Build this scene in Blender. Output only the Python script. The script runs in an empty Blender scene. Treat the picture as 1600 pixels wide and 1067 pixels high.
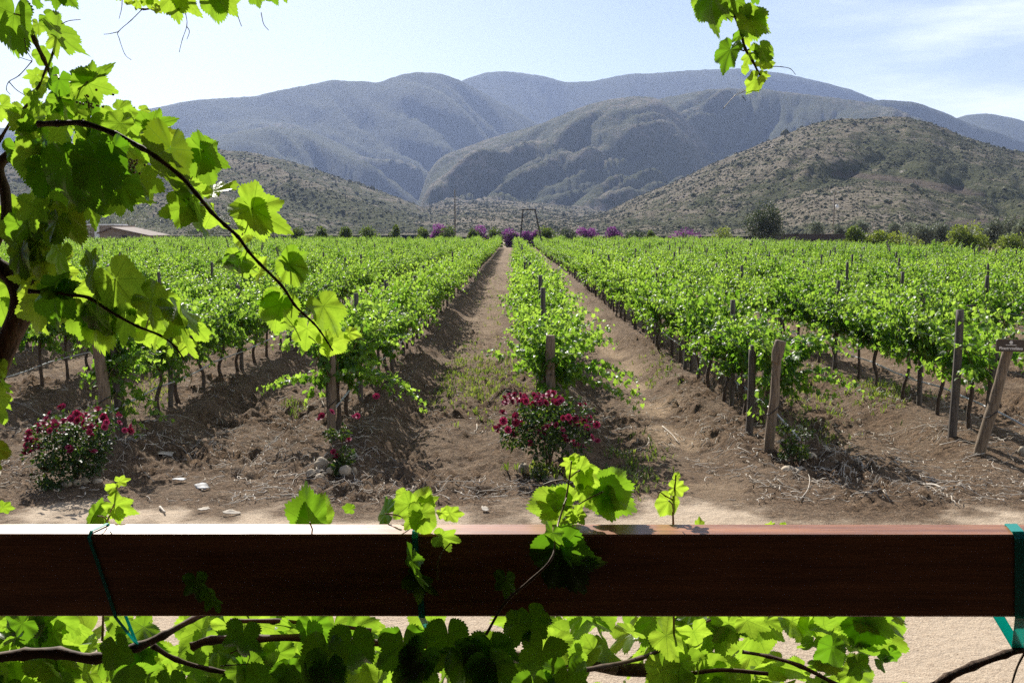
import bpy, math
import numpy as np
from mathutils import Vector
R = math.radians
rng = np.random.default_rng(7)
S = bpy.context.scene
COL = S.collection

# ------------------------------------------------------------------ camera, sky, sun, exposure
EYE = 2.5                                   # eye height above the vineyard soil, metres
F = 1555.6 / 1600.0                         # 35 mm lens on a 36 mm wide sensor
PITCH, YAW = R(6.44), R(0.11)
cam_d = bpy.data.cameras.new('camera')
cam_d.sensor_width = 36.0
cam_d.lens = 36.0 * F
cam_d.clip_start, cam_d.clip_end = 0.05, 30000.0
cam = bpy.data.objects.new('camera', cam_d)
COL.objects.link(cam)
cam.location = (0, 0, EYE)
cam.rotation_euler = (R(90) - PITCH, 0, YAW)
S.camera = cam
CR = np.array(cam.rotation_euler.to_matrix())
RIGHT, UP, FWD = CR[:, 0], CR[:, 1], -CR[:, 2]

SUN_EL, SUN_AZ = R(37), R(-20)              # azimuth from +Y, negative is to the left
sun_dir = np.array([math.sin(SUN_AZ) * math.cos(SUN_EL), math.cos(SUN_AZ) * math.cos(SUN_EL), math.sin(SUN_EL)])
sun_d = bpy.data.lights.new('sun', 'SUN')
sun_d.energy, sun_d.angle, sun_d.color = 5.0, R(0.53), (1.0, 0.95, 0.87)
sun = bpy.data.objects.new('sun', sun_d)
COL.objects.link(sun)
sun.rotation_euler = Vector(sun_dir).to_track_quat('Z', 'Y').to_euler()

W = bpy.data.worlds.new('World')
S.world = W
W.use_nodes = True
wt = W.node_tree
wt.nodes.clear()
S.view_settings.view_transform = 'Standard'
S.view_settings.look = 'None'
S.view_settings.exposure = 0.88
S.view_settings.gamma = 1.0
S.cycles.use_denoising = False      # the grain that is left reads as film grain
S.cycles.sample_clamp_indirect = 1.6
S.cycles.max_bounces = 8
S.cycles.diffuse_bounces = 3
S.cycles.glossy_bounces = 2
S.cycles.transmission_bounces = 4
S.cycles.volume_bounces = 0
S.cycles.use_adaptive_sampling = False


# ------------------------------------------------------------------ helpers
def node(nt, kind, ins=None, **kw):
    n = nt.nodes.new('ShaderNode' + kind)
    for k, v in kw.items():
        setattr(n, k, v)
    for k, v in (ins or {}).items():
        s = n.inputs[k]
        if isinstance(v, bpy.types.NodeSocket):
            nt.links.new(v, s)
        else:
            s.default_value = v
    return n


def math_(nt, op, a, b=None, c=None, clamp=False):
    n = nt.nodes.new('ShaderNodeMath')
    n.operation, n.use_clamp = op, clamp
    for i, v in enumerate((a, b, c)):
        if v is None:
            continue
        if isinstance(v, bpy.types.NodeSocket):
            nt.links.new(v, n.inputs[i])
        else:
            n.inputs[i].default_value = v
    return n.outputs[0]


def mixc(nt, f, a, b, mode='MIX'):
    n = nt.nodes.new('ShaderNodeMix')
    n.data_type, n.blend_type = 'RGBA', mode
    for idx, v in ((0, f), (6, a), (7, b)):
        if isinstance(v, bpy.types.NodeSocket):
            nt.links.new(v, n.inputs[idx])
        else:
            n.inputs[idx].default_value = v if idx == 0 else tuple(v)[:3] + (1,)
    return n.outputs[2]


def smooth(nt, x, lo, hi):
    n = nt.nodes.new('ShaderNodeMapRange')
    n.interpolation_type = 'SMOOTHSTEP'
    nt.links.new(x, n.inputs[0])
    n.inputs[1].default_value, n.inputs[2].default_value = lo, hi
    return n.outputs[0]


def new_mat(name):
    m = bpy.data.materials.new(name)
    m.use_nodes = True
    nt = m.node_tree
    nt.nodes.clear()
    out = nt.nodes.new('ShaderNodeOutputMaterial')
    return m, nt, out


def noise_tex(nt, scale, detail=4, rough=0.55, vec=None, dims='3D'):
    n = node(nt, 'TexNoise', {'Scale': scale, 'Detail': detail, 'Roughness': rough}, noise_dimensions=dims)
    if vec is not None:
        nt.links.new(vec, n.inputs['Vector'])
    return n.outputs['Fac']


def attr(nt, name):
    return node(nt, 'Attribute', attribute_name=name).outputs['Fac']


def simple_mat(name, c1, c2, scale=8, rough=0.8, bump=0.3, stretch=(1, 1, 1), spec=0.3, dist=0.01):
    m, nt, out = new_mat(name)
    tc = node(nt, 'TexCoord').outputs['Object']
    mp = node(nt, 'Mapping', {'Vector': tc, 'Scale': stretch}).outputs[0]
    f = noise_tex(nt, scale, 6, 0.65, mp)
    f2 = smooth(nt, f, 0.3, 0.7)
    c = mixc(nt, f2, c1, c2)
    b = node(nt, 'Bump', {'Strength': bump, 'Distance': dist, 'Height': f})
    p = node(nt, 'BsdfPrincipled', {'Base Color': c, 'Roughness': rough, 'Specular IOR Level': spec, 'Normal': b.outputs[0]})
    nt.links.new(p.outputs[0], out.inputs[0])
    return m


def mesh_obj(name, V, F_, mat=None, parent=None, attrs=None, uv=None, smooth_=True, loc=None):
    """V (n,3); F_ a list of polygons, or an (m,k) integer array."""
    V = np.asarray(V, np.float32)
    me = bpy.data.meshes.new(name)
    if isinstance(F_, np.ndarray):
        k = F_.shape[1]
        n = len(F_)
        me.vertices.add(len(V))
        me.vertices.foreach_set('co', V.ravel())
        me.loops.add(n * k)
        me.loops.foreach_set('vertex_index', F_.astype(np.int32).ravel())
        me.polygons.add(n)
        me.polygons.foreach_set('loop_start', np.arange(0, n * k, k, dtype=np.int32))
        me.update(calc_edges=True)
    else:
        me.from_pydata(V.tolist(), [], [list(map(int, f)) for f in F_])
        me.update()
    if smooth_:
        me.polygons.foreach_set('use_smooth', np.ones(len(me.polygons), bool))
    for k, a in (attrs or {}).items():
        at_ = me.attributes.new(k, 'FLOAT', 'POINT')
        at_.data.foreach_set('value', np.asarray(a, np.float32))
    if uv is not None:
        ul = me.uv_layers.new(name='UVMap')
        li = np.empty(len(me.loops), np.int32)
        me.loops.foreach_get('vertex_index', li)
        ul.data.foreach_set('uv', np.asarray(uv, np.float32)[li].ravel())
    if mat:
        me.materials.append(mat)
    o = bpy.data.objects.new(name, me)
    COL.objects.link(o)
    if parent is not None:
        o.parent = parent
    if loc is not None:
        o.location = loc
    return o


def empty(name, loc=(0, 0, 0), rz=0.0):
    o = bpy.data.objects.new(name, None)
    o.empty_display_size = 0.1
    COL.objects.link(o)
    o.location = loc
    o.rotation_euler = (0, 0, rz)
    return o


def tag(o, label, cat, group=None):
    o['label'], o['category'] = label, cat
    if group:
        o['group'] = group
    return o


def kind(o, k, label=None, cat=None):
    o['kind'] = k
    if label:
        o['label'] = label
    if cat:
        o['category'] = cat
    return o


def copy_tree(o, loc, rz=0.0, scale=None, parent=None):
    c = o.copy()
    COL.objects.link(c)
    c.location = loc
    c.rotation_euler = (0, 0, rz)
    if scale is not None:
        c.scale = scale
    for ch in list(o.children):
        d = ch.copy()
        COL.objects.link(d)
        d.parent = c
        for g in list(ch.children):
            e = g.copy()
            COL.objects.link(e)
            e.parent = d
    return c


def at(px, py, Y):
    """World point at distance Y (along +Y) that the photograph shows at pixel (px, py)."""
    d = FWD * 1555.6 + RIGHT * (px - 800.0) + UP * (533.5 - py)
    return np.array([0, 0, EYE]) + d * (Y / d[1])


def ground(px, py, z=0.0):
    d = FWD * 1555.6 + RIGHT * (px - 800.0) + UP * (533.5 - py)
    return np.array([0, 0, EYE]) + d * ((z - EYE) / d[2])


def project(P):
    d = P - np.array([0, 0, EYE])
    z = d @ FWD
    return 800 + 1555.6 * (d @ RIGHT) / z, 533.5 - 1555.6 * (d @ UP) / z


def sstep(x, a, b):
    t = np.clip((x - a) / (b - a), 0, 1)
    return t * t * (3 - 2 * t)


_perm = np.random.default_rng(3).random((256, 256)).astype(np.float64)


def vnoise(x, y, seed=0):
    x = np.asarray(x, float) + seed * 17.31
    y = np.asarray(y, float) + seed * 9.77
    xi, yi = np.floor(x).astype(int), np.floor(y).astype(int)
    fx, fy = x - xi, y - yi
    fx, fy = fx * fx * fx * (fx * (fx * 6 - 15) + 10), fy * fy * fy * (fy * (fy * 6 - 15) + 10)
    g = lambda a, b: _perm[a & 255, b & 255]
    return (g(xi, yi) * (1 - fx) + g(xi + 1, yi) * fx) * (1 - fy) + (g(xi, yi + 1) * (1 - fx) + g(xi + 1, yi + 1) * fx) * fy


def fbm(x, y, oct_=4, seed=0, gain=0.5):
    s, a, t = 0, 1, 0
    for i in range(oct_):
        s = s + a * vnoise(x * 2 ** i, y * 2 ** i, seed + i * 3)
        t += a
        a *= gain
    return s / t


def ridged(x, y, oct_=4, seed=0):
    s, a, t = 0, 1, 0
    for i in range(oct_):
        s = s + a * (1 - abs(2 * vnoise(x * 2 ** i, y * 2 ** i, seed + i * 5) - 1))
        t += a
        a *= 0.5
    return s / t


def catmull(P, n=6):
    P = np.asarray(P, float)
    if len(P) < 3:
        t = np.linspace(0, 1, n + 1)[:, None]
        return P[0] * (1 - t) + P[-1] * t
    Q = np.vstack([2 * P[0] - P[1], P, 2 * P[-1] - P[-2]])
    out = []
    for i in range(1, len(Q) - 2):
        for k in range(n):
            t = k / n
            out.append(0.5 * ((2 * Q[i]) + (-Q[i - 1] + Q[i + 1]) * t + (2 * Q[i - 1] - 5 * Q[i] + 4 * Q[i + 1] - Q[i + 2]) * t * t
                              + (-Q[i - 1] + 3 * Q[i] - 3 * Q[i + 1] + Q[i + 2]) * t ** 3))
    out.append(Q[-2])
    return np.array(out)


def tube_geo(P, rad, sides=8, rough=0.0, seed=0):
    """A closed tube along the points P."""
    P = np.asarray(P, float)
    n = len(P)
    rad = np.interp(np.linspace(0, 1, n), np.linspace(0, 1, len(np.atleast_1d(rad))), np.atleast_1d(rad))
    T = np.gradient(P, axis=0)
    T /= np.linalg.norm(T, axis=1)[:, None] + 1e-12
    ref = np.array([0.3, 0.9, 0.2]) if abs(T[0] @ np.array([0, 0, 1])) > 0.9 else np.array([0, 0, 1.0])
    A = np.empty_like(P)
    a = np.cross(T[0], ref)
    a /= np.linalg.norm(a)
    for i in range(n):
        a = a - T[i] * (a @ T[i])
        a /= np.linalg.norm(a) + 1e-12
        A[i] = a
    B = np.cross(T, A)
    th = np.linspace(0, 2 * np.pi, sides, endpoint=False)
    rr = rad[:, None] * np.ones((1, sides))
    if rough:
        L = np.concatenate([[0], np.cumsum(np.linalg.norm(np.diff(P, axis=0), axis=1))])
        q = fbm(np.cos(th)[None, :] * 1.3 + L[:, None] * 6 + seed, np.sin(th)[None, :] * 1.3 + seed, 3, seed)
        st = ridged(np.tile(th[None, :] * 2.2, (n, 1)) + L[:, None] * 3, L[:, None] * 2.5 + 0 * th, 2, seed + 2)
        rr = rr * (1 + rough * (q - 0.5) * 2 + rough * 0.8 * (st - 0.5))
    V = P[:, None, :] + rr[..., None] * (np.cos(th)[None, :, None] * A[:, None, :] + np.sin(th)[None, :, None] * B[:, None, :])
    V = V.reshape(-1, 3)
    i = np.arange(n - 1)[:, None] * sides
    j = np.arange(sides)[None, :]
    jn = (j + 1) % sides
    Q = np.stack([i + j, i + jn, i + sides + jn, i + sides + j], -1).reshape(-1, 4)
    F_ = [tuple(q) for q in Q]
    F_.append(tuple(range(sides))[::-1])
    F_.append(tuple(range((n - 1) * sides, n * sides)))
    return V, F_


def merge(parts):
    Vs, Fs, o = [], [], 0
    for V, F_ in parts:
        Vs.append(np.asarray(V))
        Fs += [tuple(int(i) + o for i in f) for f in F_]
        o += len(V)
    return np.vstack(Vs), Fs


def box_geo(c, s, bev=0.0):
    c, s = np.asarray(c, float), np.asarray(s, float) / 2
    if bev <= 0:
        V = np.array([[x, y, z] for x in (-1, 1) for y in (-1, 1) for z in (-1, 1)]) * s + c
        return V, [(0, 1, 3, 2), (4, 6, 7, 5), (0, 4, 5, 1), (2, 3, 7, 6), (0, 2, 6, 4), (1, 5, 7, 3)]
    # bevelled box: cross-section with cut corners in y-z, swept along x
    y, z, b = s[1], s[2], bev
    pr = np.array([[-y + b, -z], [y - b, -z], [y, -z + b], [y, z - b], [y - b, z], [-y + b, z], [-y, z - b], [-y, -z + b]])
    V = np.array([[x, p[0], p[1]] for x in (-s[0], s[0]) for p in pr]) + c
    F_ = [(i, (i + 1) % 8, 8 + (i + 1) % 8, 8 + i) for i in range(8)] + [tuple(range(8))[::-1], tuple(range(8, 16))]
    return V, F_


# ------------------------------------------------------------------ sky
tc = node(wt, 'TexCoord').outputs['Generated']
sky = node(wt, 'TexSky', sky_type='NISHITA', sun_disc=False, sun_elevation=SUN_EL, sun_rotation=SUN_AZ,
           altitude=300, air_density=1.0, dust_density=0.9, ozone_density=0.6)
mp = node(wt, 'Mapping', {'Vector': tc, 'Scale': (1.6, 1.6, 9.0), 'Rotation': (0, R(8), 0)}).outputs[0]
cn = noise_tex(wt, 2.2, 7, 0.62, mp)
cn2 = noise_tex(wt, 1.1, 2, 0.5, node(wt, 'Mapping', {'Vector': tc, 'Scale': (1.0, 1.0, 3.0), 'Location': (3.1, 0.4, 1.7)}).outputs[0])
sep = node(wt, 'SeparateXYZ', {'Vector': tc})
side = smooth(wt, sep.outputs[0], 0.12, 0.5)          # the wisps gather to the right
cf = math_(wt, 'MULTIPLY', smooth(wt, math_(wt, 'ADD', math_(wt, 'MULTIPLY', cn, 0.6), math_(wt, 'MULTIPLY', cn2, 0.4)), 0.36, 0.62), side)
cf = math_(wt, 'MULTIPLY', math_(wt, 'ADD', cf, math_(wt, 'MULTIPLY', side, 0.15)), 0.68)
skyc = mixc(wt, cf, sky.outputs[0], (15.5, 15.9, 16.2))
bg = node(wt, 'Background', {'Color': skyc, 'Strength': 0.055})
wo = node(wt, 'OutputWorld')
wt.links.new(bg.outputs[0], wo.inputs[0])

# ------------------------------------------------------------------ materials
def leaf_material(name, r0, r1, t0, t1, veins=False, trans=0.5, rough=0.38, rnd=0.25, spec=0.5):
    """Leaf: reflecting and transmitting colours blend with the leaf's own 'tone' (0 mature, 1 young)."""
    m, nt, out = new_mat(name)
    tone = attr(nt, 'tone')
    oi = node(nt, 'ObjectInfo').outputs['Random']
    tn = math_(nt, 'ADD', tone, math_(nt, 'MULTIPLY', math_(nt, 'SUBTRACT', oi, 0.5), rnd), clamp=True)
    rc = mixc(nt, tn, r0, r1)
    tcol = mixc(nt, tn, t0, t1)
    normal = None
    if veins:
        old = attr(nt, 'old')
        rc = mixc(nt, old, rc, (0.20, 0.15, 0.015))
        tcol = mixc(nt, old, tcol, (0.24, 0.21, 0.010))
        uvn = node(nt, 'UVMap').outputs[0]
        s = node(nt, 'SeparateXYZ', {'Vector': uvn})
        x, y = s.outputs[0], s.outputs[1]
        x = math_(nt, 'ABSOLUTE', x)
        best = None
        for k, a in enumerate((0, 52, 108)):
            ca, sa = math.cos(R(a)), math.sin(R(a))
            along = math_(nt, 'ADD', math_(nt, 'MULTIPLY', x, sa), math_(nt, 'MULTIPLY', y, ca))
            across = math_(nt, 'ABSOLUTE', math_(nt, 'SUBTRACT', math_(nt, 'MULTIPLY', x, ca), math_(nt, 'MULTIPLY', y, sa)))
            w = math_(nt, 'MULTIPLY_ADD', along, -0.012, 0.018)
            v = math_(nt, 'SUBTRACT', 1.0, math_(nt, 'DIVIDE', across, w), clamp=True)
            v = math_(nt, 'MULTIPLY', v, math_(nt, 'GREATER_THAN', along, 0.0))
            # side veins leave each main vein at a slant
            ph = math_(nt, 'FRACT', math_(nt, 'MULTIPLY', math_(nt, 'SUBTRACT', along, math_(nt, 'MULTIPLY', across, 0.8)), 7.5))
            sv = math_(nt, 'SUBTRACT', 1.0, math_(nt, 'MULTIPLY', math_(nt, 'ABSOLUTE', math_(nt, 'SUBTRACT', ph, 0.5)), 14.0), clamp=True)
            near = math_(nt, 'LESS_THAN', across, math_(nt, 'MULTIPLY', along, 0.48))
            sv = math_(nt, 'MULTIPLY', math_(nt, 'MULTIPLY', sv, near), 0.38)
            v = math_(nt, 'MAXIMUM', v, sv)
            best = v if best is None else math_(nt, 'MAXIMUM', best, v)
        vf = math_(nt, 'MULTIPLY', best, 0.8)
        rc = mixc(nt, vf, rc, (0.30, 0.36, 0.12))
        tcol = mixc(nt, math_(nt, 'MULTIPLY', best, 0.72), tcol, (0.10, 0.19, 0.015))
        ob = node(nt, 'TexCoord').outputs['Object']
        bl = noise_tex(nt, 38.0, 3, 0.6, ob)
        mot = smooth(nt, bl, 0.25, 0.75)
        tcol = mixc(nt, math_(nt, 'MULTIPLY', math_(nt, 'SUBTRACT', 1.0, mot), 0.45), tcol, (0.12, 0.25, 0.01))
        h = math_(nt, 'ADD', math_(nt, 'MULTIPLY', best, -0.6), math_(nt, 'MULTIPLY', noise_tex(nt, 160.0, 2, 0.5, ob), 0.7))
        normal = node(nt, 'Bump', {'Strength': 0.35, 'Distance': 0.002, 'Height': h}).outputs[0]
    p = node(nt, 'BsdfPrincipled', {'Base Color': rc, 'Roughness': rough, 'Specular IOR Level': spec})
    t = node(nt, 'BsdfTranslucent', {'Color': tcol})
    if normal is not None:
        nt.links.new(normal, p.inputs['Normal'])
        nt.links.new(normal, t.inputs['Normal'])
    mx = node(nt, 'MixShader', {0: trans, 1: p.outputs[0], 2: t.outputs[0]})
    nt.links.new(mx.outputs[0], out.inputs[0])
    return m


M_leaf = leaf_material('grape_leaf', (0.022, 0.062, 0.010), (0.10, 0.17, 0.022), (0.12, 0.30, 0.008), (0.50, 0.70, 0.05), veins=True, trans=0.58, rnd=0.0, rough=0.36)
M_vleaf = leaf_material('vineyard_leaf', (0.028, 0.075, 0.014), (0.10, 0.18, 0.026), (0.14, 0.34, 0.012), (0.48, 0.70, 0.075), trans=0.48, rnd=0.3, rough=0.42, spec=0.28)
M_rleaf = leaf_material('rose_leaf', (0.018, 0.045, 0.012), (0.08, 0.11, 0.02), (0.05, 0.13, 0.01), (0.28, 0.34, 0.03), trans=0.3, rnd=0.0, rough=0.5, spec=0.3)
M_petal = leaf_material('rose_petal', (0.17, 0.003, 0.018), (0.42, 0.035, 0.13), (0.24, 0.003, 0.02), (0.50, 0.04, 0.15), trans=0.35, rnd=0.5, rough=0.6)
M_boug = leaf_material('bougainvillea_bract', (0.15, 0.035, 0.16), (0.33, 0.12, 0.34), (0.16, 0.03, 0.17), (0.34, 0.10, 0.34), trans=0.35, rnd=0.1, rough=0.7)
M_bush = leaf_material('bush_leaf', (0.035, 0.060, 0.018), (0.10, 0.13, 0.03), (0.08, 0.14, 0.015), (0.22, 0.30, 0.03), trans=0.35, rnd=0.1, rough=0.6)
M_lime = leaf_material('bright_bush_leaf', (0.08, 0.12, 0.02), (0.17, 0.22, 0.04), (0.16, 0.24, 0.02), (0.36, 0.42, 0.05), trans=0.4, rnd=0.1, rough=0.6)
M_olive = leaf_material('olive_leaf', (0.11, 0.125, 0.09), (0.26, 0.28, 0.21), (0.12, 0.15, 0.08), (0.24, 0.28, 0.16), trans=0.25, rnd=0.2, rough=0.6)
M_dark = leaf_material('dark_tree_leaf', (0.028, 0.038, 0.024), (0.09, 0.10, 0.06), (0.04, 0.07, 0.02), (0.12, 0.16, 0.05), trans=0.25, rnd=0.1, rough=0.6)
M_grass = leaf_material('weed_leaf', (0.07, 0.11, 0.025), (0.20, 0.22, 0.06), (0.16, 0.26, 0.02), (0.4, 0.46, 0.07), trans=0.4, rnd=0.0, rough=0.55)
M_scrub = leaf_material('scrub_leaf', (0.075, 0.080, 0.048), (0.165, 0.162, 0.102), (0.03, 0.05, 0.02), (0.1, 0.12, 0.05), trans=0.12, rnd=0.0, rough=0.9, spec=0.1)
M_shoot = simple_mat('green_shoot', (0.14, 0.16, 0.03), (0.26, 0.16, 0.07), 60, 0.5, 0.2)
M_cane = simple_mat('brown_cane', (0.06, 0.038, 0.022), (0.13, 0.085, 0.05), 40, 0.75, 0.5, dist=0.004)
M_bark = simple_mat('vine_bark', (0.035, 0.022, 0.014), (0.14, 0.09, 0.058), 22, 0.9, 0.9, stretch=(3, 3, 0.35), dist=0.012)
M_trunk = simple_mat('young_vine_trunk', (0.05, 0.036, 0.026), (0.13, 0.095, 0.07), 30, 0.9, 0.6, stretch=(3, 3, 0.5))
M_post = simple_mat('weathered_post', (0.12, 0.088, 0.06), (0.27, 0.205, 0.14), 9, 0.85, 0.6, stretch=(6, 6, 0.6), dist=0.01)
M_stake = simple_mat('dark_stake', (0.06, 0.05, 0.042), (0.15, 0.125, 0.10), 9, 0.8, 0.4, stretch=(6, 6, 0.6))
M_stone = simple_mat('pale_stone', (0.30, 0.24, 0.17), (0.52, 0.44, 0.33), 9, 0.85, 0.5)
M_twig = simple_mat('dry_twig', (0.30, 0.25, 0.19), (0.56, 0.50, 0.42), 3, 0.8, 0.2)
M_hose = simple_mat('grey_hose', (0.34, 0.34, 0.34), (0.52, 0.52, 0.52), 2, 0.3, 0.05, spec=0.6)
M_wire = simple_mat('steel_wire', (0.25, 0.25, 0.25), (0.45, 0.45, 0.45), 2, 0.4, 0.0)
M_sign = simple_mat('brown_sign_paint', (0.045, 0.030, 0.020), (0.075, 0.052, 0.034), 5, 0.5, 0.1)
M_letter = simple_mat('pale_lettering', (0.62, 0.58, 0.52), (0.78, 0.74, 0.68), 20, 0.6, 0.0)
M_rust = simple_mat('dark_steel', (0.035, 0.028, 0.024), (0.06, 0.045, 0.038), 3, 0.6, 0.1)
M_pole = simple_mat('grey_pole', (0.16, 0.14, 0.12), (0.26, 0.23, 0.20), 2, 0.8, 0.1)
M_roof = simple_mat('clay_tile_roof', (0.10, 0.068, 0.052), (0.17, 0.125, 0.10), 1.5, 0.85, 0.4)
M_plaster = simple_mat('dusty_plaster', (0.22, 0.17, 0.13), (0.30, 0.24, 0.19), 1.0, 0.9, 0.2)
M_white = simple_mat('white_sheet', (0.66, 0.66, 0.66), (0.80, 0.80, 0.80), 1.0, 0.5, 0.1)
M_dusty = simple_mat('dusty_sheet', (0.12, 0.12, 0.12), (0.26, 0.26, 0.27), 6.0, 0.6, 0.2)
M_porch = simple_mat('dark_porch_boards', (0.036, 0.024, 0.017), (0.068, 0.048, 0.034), 6, 0.8, 0.3, stretch=(1, 6, 6))


def wood_material():
    m, nt, out = new_mat('stained_beam')
    tc_ = node(nt, 'TexCoord').outputs['Object']
    mp_ = node(nt, 'Mapping', {'Vector': tc_, 'Scale': (1.2, 16, 16)}).outputs[0]
    wv = noise_tex(nt, 3.0, 8, 0.65, mp_)
    mp2 = node(nt, 'Mapping', {'Vector': tc_, 'Scale': (2.0, 70, 70)}).outputs[0]
    fine = noise_tex(nt, 4.0, 3, 0.6, mp2)
    kn = node(nt, 'TexVoronoi', {'Vector': node(nt, 'Mapping', {'Vector': tc_, 'Scale': (2.2, 7.0, 7.0), 'Location': (0.35, 0.2, 0.3)}).outputs[0], 'Scale': 1.0}).outputs['Distance']
    knot = math_(nt, 'SUBTRACT', 1.0, smooth(nt, kn, 0.03, 0.20))
    c = mixc(nt, smooth(nt, wv, 0.3, 0.72), (0.17, 0.060, 0.024), (0.40, 0.16, 0.066))
    c = mixc(nt, math_(nt, 'MULTIPLY', smooth(nt, fine, 0.45, 0.7), 0.35), c, (0.09, 0.03, 0.014))
    c = mixc(nt, math_(nt, 'MULTIPLY', knot, 0.8), c, (0.035, 0.014, 0.008))
    worn = smooth(nt, noise_tex(nt, 5.0, 5, 0.7, node(nt, 'Mapping', {'Vector': tc_, 'Scale': (1, 3, 3)}).outputs[0]), 0.52, 0.75)
    c = mixc(nt, math_(nt, 'MULTIPLY', worn, 0.35), c, (0.36, 0.19, 0.11))
    b = node(nt, 'Bump', {'Strength': 0.25, 'Distance': 0.003, 'Height': math_(nt, 'ADD', fine, wv)})
    rg = node(nt, 'MapRange', {0: worn, 3: 0.42, 4: 0.6}).outputs[0]
    p = node(nt, 'BsdfPrincipled', {'Base Color': c, 'Roughness': rg, 'Specular IOR Level': 0.5, 'Normal': b.outputs[0]})
    nt.links.new(p.outputs[0], out.inputs[0])
    return m


M_beam = wood_material()


def tape_material():
    m, nt, out = new_mat('teal_plastic_tape')
    p = node(nt, 'BsdfPrincipled', {'Base Color': (0.015, 0.42, 0.38, 1), 'Roughness': 0.3, 'Specular IOR Level': 0.6})
    t = node(nt, 'BsdfTranslucent', {'Color': (0.03, 0.60, 0.52, 1)})
    mx = node(nt, 'MixShader', {0: 0.45, 1: p.outputs[0], 2: t.outputs[0]})
    nt.links.new(mx.outputs[0], out.inputs[0])
    return m


M_tape = tape_material()


def soil_material():
    m, nt, out = new_mat('vineyard_soil')
    tc_ = node(nt, 'TexCoord').outputs['Object']
    sand, far, pale = attr(nt, 'sand'), attr(nt, 'far'), attr(nt, 'pale')
    n1 = noise_tex(nt, 1.3, 5, 0.6, tc_)
    n2 = noise_tex(nt, 14.0, 6, 0.7, tc_)
    n3 = noise_tex(nt, 70.0, 4, 0.7, tc_)
    n4 = noise_tex(nt, 190.0, 3, 0.7, tc_)
    nn = math_(nt, 'ADD', math_(nt, 'MULTIPLY', n2, 0.4), math_(nt, 'ADD', math_(nt, 'MULTIPLY', n3, 0.35), math_(nt, 'MULTIPLY', n4, 0.25)))
    c = mixc(nt, smooth(nt, nn, 0.40, 0.60), (0.046, 0.029, 0.017), (0.26, 0.172, 0.105))
    c = mixc(nt, math_(nt, 'MULTIPLY', smooth(nt, n1, 0.4, 0.7), 0.3), c, (0.29, 0.215, 0.15))
    c = mixc(nt, math_(nt, 'MULTIPLY', pale, 0.85), c, (0.42, 0.30, 0.19))
    # straw-coloured crumbs
    vo = node(nt, 'TexVoronoi', {'Vector': tc_, 'Scale': 34.0, 'Randomness': 1.0})
    cr = math_(nt, 'MULTIPLY', math_(nt, 'LESS_THAN', vo.outputs['Distance'], 0.22), math_(nt, 'GREATER_THAN', n1, 0.44))
    c = mixc(nt, math_(nt, 'MULTIPLY', cr, 0.6), c, (0.46, 0.38, 0.28))
    sc = mixc(nt, smooth(nt, n3, 0.3, 0.7), (0.40, 0.305, 0.215), (0.56, 0.455, 0.335))
    sc = mixc(nt, math_(nt, 'MULTIPLY', smooth(nt, n2, 0.45, 0.7), 0.55), sc, (0.33, 0.245, 0.17))
    sc = mixc(nt, math_(nt, 'MULTIPLY', smooth(nt, n1, 0.45, 0.7), 0.3), sc, (0.50, 0.41, 0.31))
    pb = node(nt, 'TexVoronoi', {'Vector': tc_, 'Scale': 30.0})
    peb = math_(nt, 'MULTIPLY', math_(nt, 'LESS_THAN', pb.outputs['Distance'], 0.17), math_(nt, 'GREATER_THAN', n2, 0.52))
    sc = mixc(nt, math_(nt, 'MULTIPLY', peb, 0.7), sc, (0.16, 0.11, 0.075))
    c = mixc(nt, sand, c, sc)
    fc = mixc(nt, smooth(nt, noise_tex(nt, 0.02, 5, 0.6, tc_), 0.35, 0.65), (0.40, 0.31, 0.22), (0.30, 0.24, 0.15))
    c = mixc(nt, far, c, fc)
    h = math_(nt, 'ADD', math_(nt, 'MULTIPLY', n2, 1.0), math_(nt, 'MULTIPLY', n3, 0.5))
    st = math_(nt, 'MULTIPLY_ADD', sand, -0.40, 0.95)
    b = node(nt, 'Bump', {'Strength': st, 'Distance': 0.075, 'Height': h})
    p = node(nt, 'BsdfPrincipled', {'Base Color': c, 'Roughness': 0.95, 'Specular IOR Level': 0.15, 'Normal': b.outputs[0]})
    nt.links.new(p.outputs[0], out.inputs[0])
    return m


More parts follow.
